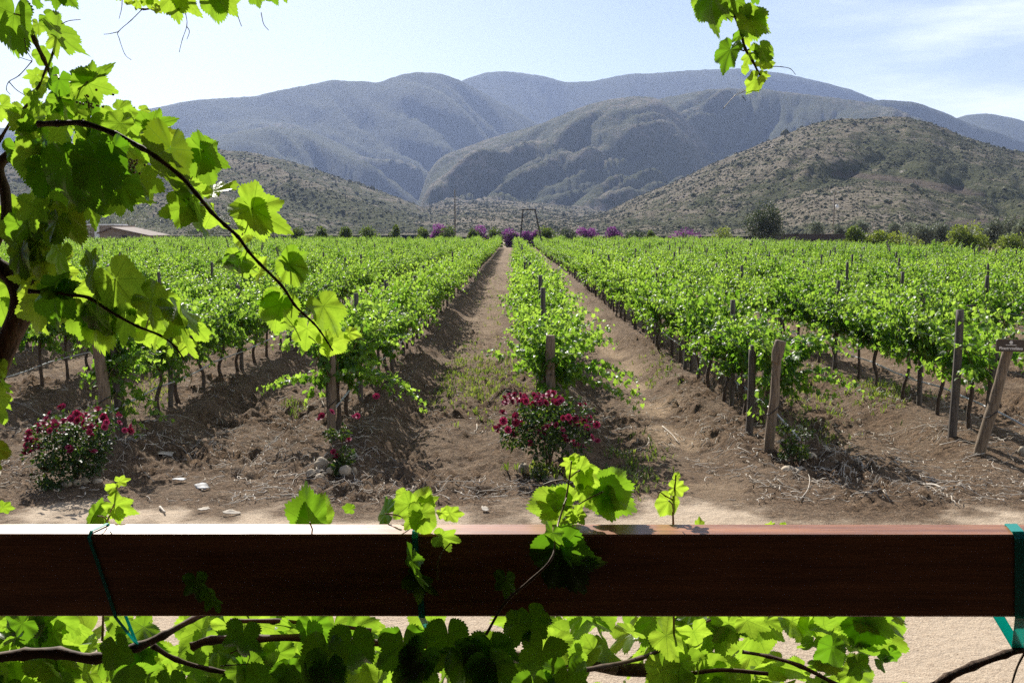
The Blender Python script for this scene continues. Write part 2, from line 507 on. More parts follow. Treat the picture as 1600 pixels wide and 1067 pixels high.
def hill_material():
    m, nt, out = new_mat('hill_ground')
    tc_ = node(nt, 'TexCoord').outputs['Object']
    cover, cut = attr(nt, 'cover'), attr(nt, 'cut')
    n1 = noise_tex(nt, 0.006, 6, 0.62, tc_)
    n2 = noise_tex(nt, 0.05, 6, 0.7, tc_)
    n3 = noise_tex(nt, 0.22, 4, 0.7, tc_)
    bare = mixc(nt, n2, (0.165, 0.142, 0.106), (0.29, 0.25, 0.19))
    rockp = smooth(nt, noise_tex(nt, 0.018, 7, 0.75, tc_), 0.56, 0.66)
    bare = mixc(nt, math_(nt, 'MULTIPLY', rockp, 0.45), bare, (0.42, 0.36, 0.33))
    veg = mixc(nt, n3, (0.048, 0.056, 0.030), (0.12, 0.125, 0.062))
    k = math_(nt, 'ADD', math_(nt, 'MULTIPLY', n1, 0.25), math_(nt, 'ADD', math_(nt, 'MULTIPLY', n2, 0.42), math_(nt, 'MULTIPLY', n3, 0.33)))
    thr = math_(nt, 'MULTIPLY_ADD', cover, -0.30, 0.67)
    f = math_(nt, 'MULTIPLY', math_(nt, 'SUBTRACT', k, thr), 16.0)
    f = math_(nt, 'ADD', f, 0.5, clamp=True)
    c = mixc(nt, f, bare, veg)
    rk = math_(nt, 'MULTIPLY', smooth(nt, noise_tex(nt, 0.07, 3, 0.6, tc_), 0.72, 0.78), smooth(nt, n1, 0.5, 0.62))
    c = mixc(nt, math_(nt, 'MULTIPLY', rk, 0.6), c, (0.55, 0.50, 0.46))
    c = mixc(nt, math_(nt, 'MULTIPLY', cut, 0.8), c, (0.12, 0.094, 0.078))
    b = node(nt, 'Bump', {'Strength': 1.0, 'Distance': 14.0, 'Height': math_(nt, 'ADD', n2, math_(nt, 'MULTIPLY', n3, 0.5))})
    p = node(nt, 'BsdfPrincipled', {'Base Color': c, 'Roughness': 1.0, 'Specular IOR Level': 0.05, 'Normal': b.outputs[0]})
    nt.links.new(p.outputs[0], out.inputs[0])
    return m


M_soil, M_hill = soil_material(), hill_material()

# ------------------------------------------------------------------ ground sheet
ROW0, PITCH_ROW, ROW_START, ROW_END = 0.40, 2.5, 11.0, 130.0
ROWS = [ROW0 + PITCH_ROW * k for k in range(-19, 11)]


def soil_z(x, y, fine=True):
    x, y = np.asarray(x, float), np.asarray(y, float)
    inrow = sstep(y, 9.6, 10.9) * (1 - sstep(y, 131, 134)) * (1 - sstep(x, 27, 29))
    d = np.abs((x - ROW0 + PITCH_ROW / 2) % PITCH_ROW - PITCH_ROW / 2)
    wob = 0.22 * (fbm(x * 0.9, y * 0.5, 3, 5) - 0.5)
    berm = 0.13 * (1 - sstep(d + wob, 0.42, 0.74)) * inrow
    rut = -0.05 * np.exp(-((d - 0.86) / 0.16) ** 2) * inrow
    till = sstep(y, 8.2, 9.4)
    z = berm + rut
    if fine:
        lump = (fbm(x * 2.0, y * 2.0, 3, 11) - 0.5) * 0.09 + (fbm(x * 6, y * 6, 2, 21) - 0.5) * 0.06
        big = sstep(vnoise(x * 9, y * 9, 25), 0.62, 0.85) * 0.055 + sstep(vnoise(x * 16, y * 16, 35), 0.55, 0.85) * 0.04
        lump = lump + big * sstep(fbm(x * 0.9, y * 0.9, 2, 45), 0.30, 0.60) + (vnoise(x * 21, y * 21, 31) - 0.5) * 0.035
        k = till * (0.55 + 0.75 * sstep(fbm(x * 0.7, y * 0.7, 2, 41), 0.35, 0.65))
        k = k * (1 - 0.65 * np.exp(-((x - ROW0 - PITCH_ROW + 0.95) / 0.28) ** 2))
        z = z + lump * k + (1 - till) * (fbm(x * 1.1, y * 1.1, 3, 51) - 0.5) * 0.05
    return z


def axis(a, b, h0, grow, far):
    out = [a]
    while out[-1] < b:
        out.append(out[-1] + h0)
    h = h0
    while out[-1] < far:
        h *= grow
        out.append(out[-1] + h)
    return np.array(out)


xp = axis(0, 7.5, 0.042, 1.06, 9000)
gx = np.concatenate([-xp[::-1][:-1], xp])
yp = axis(4.5, 15, 0.04, 1.012, 60)
yp2 = axis(yp[-1], yp[-1] + 1, (yp[-1] - yp[-2]), 1.08, 12000)[1:]
gy = np.concatenate([-axis(0, 10, 1.0, 1.3, 9000)[::-1][:-1], np.linspace(0, 4.4, 12), yp, yp2])
GX, GY = np.meshgrid(gx, gy)
near_w = (1 - sstep(np.abs(GX), 20, 40)) * (1 - sstep(GY, 45, 70))
GZ = soil_z(GX, GY, False) * (np.abs(GX) < 60) * (GY < 140) * (1 - sstep(GY, 60, 90))
GZ = GZ + (soil_z(GX, GY, True) - soil_z(GX, GY, False)) * near_w
edge = 8.6 + 0.9 * (fbm(GX * 1.5, GY * 1.5, 5, 61, 0.65) - 0.5) * 2 - 0.4 * sstep(GX, 1, 4)
sand = 1 - sstep(GY, edge - 0.3, edge + 0.35)
dd = GX - (ROW0 + PITCH_ROW)
pale = np.exp(-((dd + 0.95 + 0.25 * (fbm(GY * 0.6, GX * 0, 2, 71) - 0.5)) / 0.3) ** 2) * sstep(GY, 8.6, 10)
dl = (GX - ROW0 + PITCH_ROW / 2) % PITCH_ROW - PITCH_ROW / 2
pale = np.maximum(pale, 0.45 * np.exp(-((np.abs(dl) - 1.0) / 0.3) ** 2) * sstep(GY, 12, 20))
pale = pale * sstep(fbm(GX * 1.6, GY * 1.6, 3, 81), 0.25, 0.6)
far_a = np.maximum(sstep(GY, 131, 136), np.maximum(sstep(GX, 27.5, 30), 0))
nx, ny = len(gx), len(gy)
ii = np.arange(ny - 1)[:, None] * nx + np.arange(nx - 1)[None, :]
Q = np.stack([ii, ii + 1, ii + nx + 1, ii + nx], -1).reshape(-1, 4)
kind(mesh_obj('ground', np.stack([GX, GY, GZ], -1).reshape(-1, 3), Q, M_soil,
              attrs={'sand': sand.ravel(), 'far': far_a.ravel(), 'pale': pale.ravel()}),
     'structure', 'tilled brown vineyard soil and pale sandy path', 'ground')

# ------------------------------------------------------------------ hills: a height field of nine ridges
RIDGES = [   # (crest distance, foot distance, cover, gully depth, gully width, crest outline in the photograph)
    (4700, 3200, 0.95, 190, 700, [(560, 210), (640, 165), (700, 135), (727, 122), (760, 111), (790, 109), (850, 117), (885, 127), (925, 125), (985, 113), (1010, 114), (1100, 107), (1160, 105), (1220, 112), (1280, 125), (1330, 138), (1362, 152), (1420, 168), (1500, 200)]),
    (3700, 2000, 0.88, 230, 520, [(-200, 215), (-100, 205), (0, 200), (120, 186), (225, 170), (300, 155), (400, 148), (440, 138), (480, 132), (520, 124), (570, 125), (590, 128), (620, 116), (650, 110), (690, 113), (720, 124), (760, 146), (800, 168), (840, 192), (870, 213), (920, 250), (960, 290)]),
    (2900, 1500, 0.84, 210, 330, [(-100, 300), (100, 275), (250, 245), (330, 216), (420, 197), (480, 201), (530, 222), (580, 250), (620, 280), (655, 312), (680, 340), (700, 358)]),
    (2350, 800, 0.66, 190, 300, [(640, 345), (655, 312), (668, 268), (690, 243), (760, 216), (850, 191), (880, 176), (920, 161), (960, 151), (1000, 147), (1030, 152), (1060, 172), (1090, 205), (1115, 245), (1135, 290), (1150, 340)]),
    (2750, 1500, 0.70, 190, 330, [(900, 230), (960, 180), (1010, 158), (1040, 150), (1080, 143), (1130, 137), (1180, 136), (1260, 145), (1340, 156), (1400, 170), (1450, 190), (1520, 215), (1600, 245), (1700, 290)]),
    (3500, 2400, 0.85, 140, 420, [(1250, 190), (1330, 160), (1380, 153), (1430, 157), (1470, 172), (1510, 190), (1560, 205), (1650, 240), (1750, 280)]),
    (4600, 3200, 0.9, 140, 500, [(1430, 215), (1480, 190), (1510, 179), (1540, 177), (1570, 181), (1600, 189), (1700, 215), (1800, 230)]),
    (820, 330, 0.50, 22, 100, [(780, 358), (850, 350), (940, 334), (1000, 306), (1050, 286), (1100, 262), (1150, 240), (1200, 220), (1260, 196), (1300, 187), (1330, 184), (1380, 182), (1420, 184), (1450, 191), (1490, 207), (1540, 225), (1600, 238), (1700, 252), (1850, 250)]),
    (1000, 380, 0.56, 30, 120, [(-300, 262), (-100, 256), (60, 246), (180, 230), (280, 229), (380, 236), (450, 250), (520, 274), (600, 300), (650, 320), (690, 336), (730, 350), (780, 358)]),
    (1500, 300, 0.36, 6, 120, [(560, 352), (620, 338), (680, 318), (760, 312), (850, 318), (930, 328), (1000, 345), (1060, 356)]),
]
us = np.linspace(-0.78, 0.78, 1100)
ys = np.geomspace(240, 6800, 380)
U, YY = np.meshgrid(us, ys)
XX = U * YY
Z = np.full_like(U, -1.5)
cover = np.full_like(U, 0.35)
for i, (Yc, Yf, cv, gd, gw, pts) in enumerate(RIDGES):
    P = np.array([at(a, b, Yc) for a, b in pts])
    hu = np.interp(us, P[:, 0] / Yc, P[:, 2], left=-3, right=-3)
    ker = np.hanning(13)
    ker /= ker.sum()
    hu = np.convolve(np.pad(hu, 6, mode='edge'), ker, 'valid')
    hu = hu + 0.006 * hu * (fbm(us * 140, us * 0, 3, 90 + i) - 0.5)
    H = hu[None, :] * np.ones_like(U)
    warp = (fbm(XX / gw / 1.5, YY / gw / 3, 3, 100 + i) - 0.5)
    yc = Yc * (1 + 0 * U)
    t = np.clip((YY - Yf) / (yc - Yf), 0, None)
    front = np.where(t < 1, 0.22 * t + 0.78 * (t ** 1.7) * (1 + 0.7 * (1 - t)), 1.0)
    front = front / np.maximum(front.max(), 1) if False else np.minimum(front, 1.0)
    back = np.clip(1 - (YY - yc) / (0.9 * (yc - Yf) + 200), 0.0, 1)
    prof = np.where(t <= 1, front, back * back * (3 - 2 * back))
    prof = np.where(t <= 0, 0, prof)
    env = np.clip(t, 0, 1) * np.clip(1.02 - t, 0, 1) * 4
    skew = (0.5, 0.85, 0.9, -0.7, -0.5, 0.4, 0.4, -0.5, 0.6, 0.0)[i]
    XS = XX - skew * (Yc - YY)
    rg_ = ridged((XS + warp * gw * 1.6) / gw, YY / (gw * 2.6), 4, 130 + i)
    sp = fbm((XS + warp * gw) / (gw * 2.6), YY / (gw * 5), 3, 150 + i)
    h = H * prof - gd * env * (rg_ - 0.35) * np.clip(H / (H.max() * 0.6), 0, 1) + gd * 1.1 * env * (sp - 0.5) * np.clip(H / (H.max() * 0.6), 0, 1)
    fr_ = ridged(XS / (gw * 0.36) + warp * 2, YY / (gw * 0.9), 4, 170 + i)
    h = h - gd * 0.42 * env * (fr_ - 0.5) * np.clip(H / (H.max() * 0.6), 0, 1)
    h = np.where(H <= 0.5, -1.5, h)
    m = h > Z
    gul = np.clip((rg_ - 0.45) * 1.1, -0.3, 0.45) + np.clip((fr_ - 0.5) * 0.6, -0.15, 0.2)
    cover = np.where(m, cv - 0.26 * (1 - np.clip(t, 0, 1)) ** 1.5 * (cv > 0.6) + (0.75 if cv > 0.6 else 0.5) * gul * env, cover)
    Z = np.maximum(Z, h)
Z = Z + sstep(Z, 0, 8) * (fbm(XX / 14, YY / 14, 3, 171) - 0.5) * 3.0 * sstep(YY, 260, 600)
HP = np.stack([XX, YY, Z], -1).reshape(-1, 3)
hpx, hpy = project(HP)


def band(line, w, y0, y1):
    L = np.array(line, float)
    yy = np.interp(hpx, L[:, 0], L[:, 1], left=-999, right=-999)
    ww = np.interp(hpx, L[:, 0], L[:, 2])
    return (1 - sstep(np.abs(hpy - yy), ww * 0.6, ww * 1.2)) * (HP[:, 1] > y0) * (HP[:, 1] < y1)


cut = np.maximum(band([(1296, 273, 0.5), (1310, 272, 4), (1370, 277, 5), (1430, 285, 6), (1500, 298, 7), (1540, 306, 2)], 5, 300, 830),
                 band([(1420, 358, 1), (1470, 352, 5), (1530, 346, 5), (1610, 342, 6)], 5, 240, 830))
nu, nyy = len(us), len(ys)
ii = np.arange(nyy - 1)[:, None] * nu + np.arange(nu - 1)[None, :]
Q = np.stack([ii, ii + 1, ii + nu + 1, ii + nu], -1).reshape(-1, 4)
kind(mesh_obj('hills', HP, Q, M_hill, attrs={'cover': cover.ravel(), 'cut': cut}), 'structure', 'scrub covered hills and hazy mountains behind the vineyard', 'hills')


def hill_z(x, y):
    """Height of the hill surface by bilinear lookup."""
    u = np.clip((x / y - us[0]) / (us[1] - us[0]), 0, nu - 1.001)
    v = np.clip(np.interp(y, ys, np.arange(nyy)), 0, nyy - 1.001)
    iu, iv = u.astype(int), v.astype(int)
    fu, fv = u - iu, v - iv
    return (Z[iv, iu] * (1 - fu) + Z[iv, iu + 1] * fu) * (1 - fv) + (Z[iv + 1, iu] * (1 - fu) + Z[iv + 1, iu + 1] * fu) * fv


# scrub on the nearer slopes: too many to count, one object
ICO_V, ICO_F = [], []
_p = (1 + 5 ** 0.5) / 2
ICO_V = np.array([(-1, _p, 0), (1, _p, 0), (-1, -_p, 0), (1, -_p, 0), (0, -1, _p), (0, 1, _p), (0, -1, -_p), (0, 1, -_p), (_p, 0, -1), (_p, 0, 1), (-_p, 0, -1), (-_p, 0, 1)]) / math.sqrt(1 + _p * _p)
ICO_F = np.array([(0, 11, 5), (0, 5, 1), (0, 1, 7), (0, 7, 10), (0, 10, 11), (1, 5, 9), (5, 11, 4), (11, 10, 2), (10, 7, 6), (7, 1, 8), (3, 9, 4), (3, 4, 2), (3, 2, 6), (3, 6, 8), (3, 8, 9), (4, 9, 5), (2, 4, 11), (6, 2, 10), (8, 6, 7), (9, 8, 1)])


def ico_sub(V, F_):
    V = list(map(tuple, V))
    cache, out = {}, []
    def mid(a, b):
        k = (min(a, b), max(a, b))
        if k not in cache:
            p = (np.array(V[a]) + np.array(V[b])) / 2
            V.append(tuple(p / np.linalg.norm(p)))
            cache[k] = len(V) - 1
        return cache[k]
    for a, b, c in F_:
        x, y, z = mid(a, b), mid(b, c), mid(c, a)
        out += [(a, x, z), (b, y, x), (c, z, y), (x, y, z)]
    return np.array(V), np.array(out)


ICO2_V, ICO2_F = ico_sub(ICO_V, ICO_F)

n_try = 150000
yy = rng.uniform(260, 1000, n_try)
uu = rng.uniform(-0.62, 0.62, n_try)
yy = 250 * (1500 / 250) ** rng.random(n_try)
xx = uu * yy
zz = hill_z(xx, yy)
dens = fbm(xx / 45, yy / 45, 3, 201)
keep = (zz > 0.4) & (dens + rng.random(n_try) * 0.55 > 0.70)
_, cp = project(np.stack([xx, yy, zz], -1))
cutq = np.interp(xx / yy, np.array([at(a, 280, 800)[0] / 800 for a in (1296, 1370, 1430, 1500, 1540)]), np.array([272, 277, 285, 298, 306]), left=-99, right=-99)
keep &= np.abs(cp - cutq) > 6
xx, yy, zz = xx[keep], yy[keep], zz[keep]
ns = len(xx)
sz = rng.lognormal(0.0, 0.5, ns) * 0.44 * np.clip(yy / 700, 0.65, 1.5)
SV = ICO_V[None] * (1 + (rng.random((ns, 12, 1)) - 0.5) * 0.7) * np.stack([sz, sz, sz * 0.75], -1)[:, None, :] + np.stack([xx, yy, zz + sz * 0.25], -1)[:, None, :]
SF = (ICO_F[None] + (np.arange(ns) * 12)[:, None, None]).reshape(-1, 3)
tone = np.repeat(rng.random(ns), 12)
kind(mesh_obj('hillside_scrub', SV.reshape(-1, 3), SF, M_scrub, attrs={'tone': tone}, smooth_=False), 'stuff', 'dark green scrub dotted over the nearer hill slopes', 'scrub')

# ------------------------------------------------------------------ grape leaf shapes
def leaf_shape(n, teeth, sinus, seed, rings):
    """Palmate outline round the petiole junction; the tip points along +y, length 1."""
    r_ = np.random.default_rng(seed)
    ang = np.array([0, 25, 50, 80, 108, 140, 163, 176])
    rad = np.array([1.0, 0.86 - sinus, 0.86, 0.70 - sinus * 0.75, 0.66, 0.52, 0.40, 0.10])
    def half(sg):
        rr = rad * (1 + r_.normal(0, 0.045, len(rad)))
        rr[0] = 1.0
        return rr
    hl, hr = half(-1), half(1)
    th = np.linspace(-176, 176, n)
    from_pts = lambda a, rr: np.interp(a, ang, rr)
    R_ = np.where(th < 0, from_pts(-th, hl), from_pts(th, hr))
    # soften lobes, then the saw teeth
    ker = np.hanning(max(3, n // 30 | 1))
    ker /= ker.sum()
    Rs = np.convolve(np.pad(R_, len(ker) // 2, mode='edge'), ker, 'valid')[:n]
    Rs[[0, -1]] = R_[[0, -1]]
    if teeth:
        ph = (np.abs(th) / 352 * teeth * 2 + r_.random()) % 1
        amp = np.interp(np.arange(n), np.arange(0, n, 6), 0.06 + 0.11 * r_.random(len(np.arange(0, n, 6))))
        Rs = Rs * (1 + amp * (np.abs(ph - 0.30) / 0.70 * -1 + 0.45) * sstep(176 - np.abs(th), 4, 30))
    a = np.radians(th)
    V, UVs = [np.zeros(3)], [(0, 0)]
    for q in rings:
        for j in range(n):
            x, y = q * Rs[j] * math.sin(a[j]), q * Rs[j] * math.cos(a[j])
            V.append((x * 0.86, y, 0))
    V = np.array(V, float)
    uv = V[:, :2].copy()
    F_ = [(0, 1 + j, 2 + j) for j in range(n - 1)]
    for k in range(len(rings) - 1):
        o, p = 1 + k * n, 1 + (k + 1) * n
        for j in range(n - 1):
            F_ += [(o + j, p + j, p + j + 1), (o + j, p + j + 1, o + j + 1)]
    return V, np.array(F_)[:, ::-1], uv


def bend(V, fold, cup, droop, wave, seed):
    """Fold along the midrib, droop the tip, ruffle the margin."""
    V = V.copy()
    x, y = V[:, 0], V[:, 1]
    r = np.hypot(x, y)
    a = np.arctan2(x, y)
    z = fold * np.abs(x) ** 1.15 - cup * r ** 2 + wave * r ** 1.6 * np.sin(a * 5.0 + seed) + wave * 0.8 * r ** 2 * np.sin(a * 9.0 + seed * 2.1)
    z += 0.025 * np.cos(a * 7.2) * sstep(r, 0.1, 0.7)
    th = droop * np.clip(y, 0, 2)
    z2 = z - droop * 0.5 * np.clip(y, -0.3, 2) ** 2 * np.sign(y)
    V[:, 2] = z2
    V[:, 0] = x * (1 - 0.30 * min(1, abs(fold)) * np.abs(x) ** 0.5)
    V[:, 1] = y * (1 - 0.06 * droop * np.abs(y))
    return V


HERO = []
for k in range(24):
    s = [0.10, 0.22, 0.32, 0.16, 0.05, 0.27, 0.20][k % 7]
    V, F_, uv = leaf_shape(157, 22 + k % 5, s, 300 + k, (0.25, 0.5, 0.74, 0.9, 1.0))
    V = bend(V, [0.3, 0.1, 0.55, -0.3, 0.2, 0.8, -0.15, 0.4][k % 8], [0.15, 0.32, 0.0, -0.15][k % 4], [0.35, 0.7, 0.15, 0.5, 0.95][k % 5], 0.07 + 0.035 * (k % 3), k * 1.7)
    HERO.append((V, F_, uv))
LOW = []
for k in range(5):
    V, F_, uv = leaf_shape(19, 0, 0.30, 400 + k, (0.5, 1.0))
    V = bend(V, [0.4, 0.15, 0.55, -0.25, 0.3][k], 0.12, [0.4, 0.6, 0.2, 0.5, 0.7][k], 0.06, k * 1.3)
    LOW.append((V, F_, uv))


def frames(tip, nrm):
    tip = tip / (np.linalg.norm(tip, axis=1)[:, None] + 1e-9)
    nrm = nrm - tip * np.sum(tip * nrm, 1)[:, None]
    nrm = nrm / (np.linalg.norm(nrm, axis=1)[:, None] + 1e-9)
    side_ = np.cross(tip, nrm)
    return np.stack([side_, tip, nrm], -1)      # columns: x, y, z of the leaf


def leaf_cloud(pos, fr, size, tone, shapes, which, old=None):
    """Arrays of all leaves merged: vertices, triangles, uv and per-vertex attributes."""
    Vs, Fs, Us, Ts, Os, o = [], [], [], [], [], 0
    old = np.zeros(len(pos)) if old is None else old
    for k in range(len(shapes)):
        ix = np.where(which == k)[0]
        if not len(ix):
            continue
        V, F_, uv = shapes[k]
        W_ = np.einsum('nij,vj->nvi', fr[ix], V) * size[ix][:, None, None] + pos[ix][:, None, :]
        Vs.append(W_.reshape(-1, 3))
        Fs.append((F_[None] + (np.arange(len(ix)) * len(V))[:, None, None] + o).reshape(-1, 3))
        Us.append(np.tile(uv, (len(ix), 1)))
        Ts.append(np.repeat(tone[ix], len(V)))
        Os.append(np.repeat(old[ix], len(V)))
        o += len(ix) * len(V)
    return np.vstack(Vs), np.vstack(Fs), np.vstack(Us), np.concatenate(Ts), np.concatenate(Os)


# ------------------------------------------------------------------ vineyard
def unit(v):
    return v / (np.linalg.norm(v) + 1e-9)


def vine_parts(seed, sprawl=None, dens=1.0, low=0.0):
    """Foliage (leaf arrays), shoots and trunk of one vine at the origin; its row runs along y."""
    r_ = np.random.default_rng(seed)
    pos, tip, nrm, size, tone, stems = [], [], [], [], [], []
    ns_ = int(27 * dens)
    jobs = []
    for i in range(ns_):
        sx = -1 if i % 2 else 1
        base = np.array([sx * r_.uniform(0, 0.08), r_.uniform(-0.52, 0.52), r_.uniform(0.66, 0.82)])
        dir_ = unit(np.array([r_.uniform(0.1, 0.75) if sx > 0 else -r_.uniform(0.05, 0.5), r_.uniform(-0.45, 0.45), r_.uniform(0.6, 1.25)]))
        jobs.append((base, dir_, r_.uniform(0.6, 1.0) if sx > 0 else r_.uniform(0.5, 0.85), r_.uniform(0.6, 1.7)))
    for i in range(int(9 * dens)):
        sx = r_.choice([-1, 1])
        jobs.append((np.array([0, r_.uniform(-0.5, 0.5), 0.72]), unit(np.array([sx * 0.8, r_.uniform(-0.6, 0.6), r_.uniform(-0.7, 0.3)])), r_.uniform(0.28, 0.5), 1.3))
    for s in (sprawl or []):
        jobs.append((np.array(s[0], float), unit(np.array(s[1], float)), s[2], s[3]))
    for base, d, L, g in jobs:
        n = max(3, int(L / 0.062))
        p, dd_ = base.copy(), d.copy()
        path = [p.copy()]
        for j in range(n):
            f = j / n
            dd_ = unit(dd_ + np.array([0, 0, -g * 0.11 * (0.2 + f)]) + r_.normal(0, 0.07, 3))
            p = p + dd_ * (L / n)
            path.append(p.copy())
            for rep in range(3 if f < 0.8 else 2):
                out = unit(np.array([dd_[1], -dd_[0], 0.15]) * (1 if (j + rep) % 2 else -1) + r_.normal(0, 0.35, 3) + np.array([0, 0, 0.15]))
                pet = r_.uniform(0.03, 0.09)
                pos.append(p + out * pet)
                tip.append(out * 0.8 + np.array([0, 0, -0.75]) + r_.normal(0, 0.35, 3))
                nrm.append(np.array([out[0] * 0.5 - 0.1, out[1] * 0.5 + 0.15, 0.75]) + r_.normal(0, 0.40, 3))
                size.append(r_.uniform(0.050, 0.094) * (1 - 0.55 * f ** 2.2))
                tone.append(np.clip(0.16 + 0.6 * f ** 1.5 + r_.normal(0, 0.2), 0, 1))
        stems.append(tube_geo(np.array(path)[::2] if len(path) > 5 else np.array(path), [0.005, 0.002], 4))
    pos, size, tone = np.array(pos), np.array(size), np.array(tone)
    fr = frames(np.array(tip), np.array(nrm))
    which = r_.integers(0, len(LOW), len(pos))
    V, F_, uv, T, _ = leaf_cloud(pos, fr, size, tone, LOW, which)
    # trunk, crooked, and the two cordon arms
    tp = [(r_.normal(0, 0.015), r_.normal(0, 0.015), -0.06), (r_.normal(0, 0.025), r_.normal(0, 0.03), 0.2), (r_.normal(0, 0.03), r_.normal(0, 0.03), 0.45), (0, 0, 0.70)]
    tg = [tube_geo(catmull(tp, 5), [0.036, 0.026, 0.024, 0.028], 8, 0.3, seed % 50)]
    for sg in (-1, 1):
        tg.append(tube_geo(catmull([(0, 0, 0.66), (0.02, sg * 0.12, 0.74), (0, sg * 0.5, 0.75)], 4), [0.024, 0.012], 6, 0.25, seed % 40))
    return (V, F_, T), merge(stems), merge(tg)


def make_vine(seed, sprawl=None, dens=1.0):
    (V, F_, T), st, tr = vine_parts(seed, sprawl, dens)
    root = empty('grapevine')
    mesh_obj('foliage', V, F_, M_vleaf, root, attrs={'tone': T})
    mesh_obj('shoots', st[0], st[1], M_shoot, root)
    mesh_obj('trunk', tr[0], tr[1], M_trunk, root)
    return root


PROTO = [make_vine(500 + k) for k in range(10)]
END_SPRAWL = {
    0: [((0, -0.3, 0.70), (1.0, -0.35, 0.25), 1.25, 0.9), ((0, -0.2, 0.72), (1.0, -0.15, 0.35), 1.2, 0.9), ((0, -0.3, 0.7), (0.9, -0.5, 0.1), 1.1, 0.7), ((0, -0.3, 0.75), (-0.75, -0.4, 0.5), 0.85, 0.6), ((0, -0.3, 0.6), (-0.3, -0.6, -0.1), 0.6, 0.8), ((0, -0.3, 0.5), (0.25, -0.7, -0.2), 0.5, 0.8), ((0, -0.35, 0.6), (-0.1, -0.8, 0.1), 0.5, 1.2)],
    1: [((0, -0.2, 0.62), (1.0, -0.3, 0.1), 1.1, 0.8), ((0, -0.2, 0.66), (1.0, -0.1, 0.05), 1.1, 0.8), ((0, 0, 0.6), (0.9, -0.4, 0.0), 0.9, 0.6), ((-0.1, -0.4, 0.7), (-0.3, -0.3, -0.7), 0.5, 0.4)],
    2: [((0, -0.3, 0.7), (-0.6, -0.4, 0.2), 0.8, 1.0)],
    -1: [((0, -0.2, 0.7), (1.0, -0.2, 0.35), 1.25, 0.9), ((0, -0.2, 0.66), (1.0, 0.1, 0.3), 1.2, 0.8), ((0, -0.3, 0.66), (-1.0, -0.2, 0.1), 0.85, 0.9), ((0, 0.1, 0.66), (1.0, -0.4, 0.2), 0.95, 0.9), ((0, -0.3, 0.66), (-0.9, 0.2, 0.1), 0.8, 0.9)],
    -2: [((0, -0.2, 0.6), (0.8, -0.5, -0.6), 0.8, 0.4), ((0, 0, 0.6), (0.9, -0.3, -0.5), 0.8, 0.5), ((0, -0.2, 0.6), (0.2, -0.6, -0.2), 0.6, 0.8)],
    -3: [((0, -0.2, 0.6), (0.8, -0.5, -0.6), 0.7, 0.4)],
}


def in_frame(x, y, z=0.9, pad=30):
    if y < 2:
        return False
    a, b = project(np.array([x, y, z]))
    return -pad < a < 1600 + pad and b < 1067 + pad


ROWNAME = {0: 'row behind the big red rose bush', 1: 'row headed by the split topped post', 2: 'row headed by the brown sign post', -1: 'row behind the small pink rose', -2: 'row behind the bushy magenta rose'}
for _i, _w in enumerate(('first', 'second', 'third', 'fourth', 'fifth', 'sixth', 'seventh')):
    ROWNAME[3 + _i] = _w + ' row right of the brown sign post'
    ROWNAME[-3 - _i] = _w + ' row left of the magenta rose'
spots = []
for X in ROWS:
    k = round((X - ROW0) / PITCH_ROW)
    y, j = ROW_START + 0.55, 0
    while y < ROW_END:
        if in_frame(X, y, 0.9, 60) and (j < 3 or rng.random() > 0.05):
            spots.append((y + rng.normal(0, 0.06), X + rng.normal(0, 0.03), k, j))
        y += 1.0
        j += 1
spots.sort()
near, farv = spots[:300], spots[300:]
used = set()
for i, (y, X, k, j) in enumerate(near):
    z = float(soil_z(X, y, False))
    rz = rng.normal(0, 0.12)
    sc = (rng.uniform(0.76, 1.02), rng.uniform(0.92, 1.06), rng.uniform(0.86, 1.10))
    if j == 0 and k in END_SPRAWL:
        v = make_vine(900 + k, END_SPRAWL[k], 1.0 if k in (0, -1) else 0.85)
        v.location = (X, y, z)
    else:
        q = int(rng.integers(0, 10))
        if q not in used:
            used.add(q)
            v = PROTO[q]
            v.location, v.rotation_euler, v.scale = (X, y, z), (0, 0, rz), sc
        else:
            v = copy_tree(PROTO[q], (X, y, z), rz, sc)
    nm = ROWNAME.get(k, 'outermost %s rows' % ('right' if k > 0 else 'left'))
    if j == 0:
        tag(v, 'sprawling grapevine at the near end of the ' + nm, 'grapevine', 'grapevines in rows')
    else:
        tag(v, 'leafy green grapevine along the ' + nm, 'grapevine', 'grapevines in rows')

# the vines past the nearest 300: one object, points that carry copies of the same foliage and trunk
fp = np.array([[X, y, float(soil_z(X, y, False)) * (y < 75)] for y, X, k, j in farv], np.float32)
fv = mesh_obj('distant_grapevines', fp, [], None)
ng = bpy.data.node_groups.new('scatter_vines', 'GeometryNodeTree')
ng.interface.new_socket('Geometry', in_out='INPUT', socket_type='NodeSocketGeometry')
ng.interface.new_socket('Geometry', in_out='OUTPUT', socket_type='NodeSocketGeometry')
gi, go = ng.nodes.new('NodeGroupInput'), ng.nodes.new('NodeGroupOutput')
join = ng.nodes.new('GeometryNodeGeometryToInstance')
for q in range(5):
    sub = ng.nodes.new('GeometryNodeJoinGeometry')
    for ch in PROTO[q].children:
        if ch.name.startswith('shoots'):
            continue
        oi = ng.nodes.new('GeometryNodeObjectInfo')
        oi.transform_space = 'ORIGINAL'
        oi.inputs['Object'].default_value = ch
        ng.links.new(oi.outputs['Geometry'], sub.inputs[0])
    tr = ng.nodes.new('GeometryNodeGeometryToInstance')
    ng.links.new(sub.outputs[0], join.inputs[0])
iop = ng.nodes.new('GeometryNodeInstanceOnPoints')
ng.links.new(gi.outputs[0], iop.inputs['Points'])
ng.links.new(join.outputs[0], iop.inputs['Instance'])
iop.inputs['Pick Instance'].default_value = True
rv = ng.nodes.new('FunctionNodeRandomValue')
rv.data_type = 'FLOAT_VECTOR'
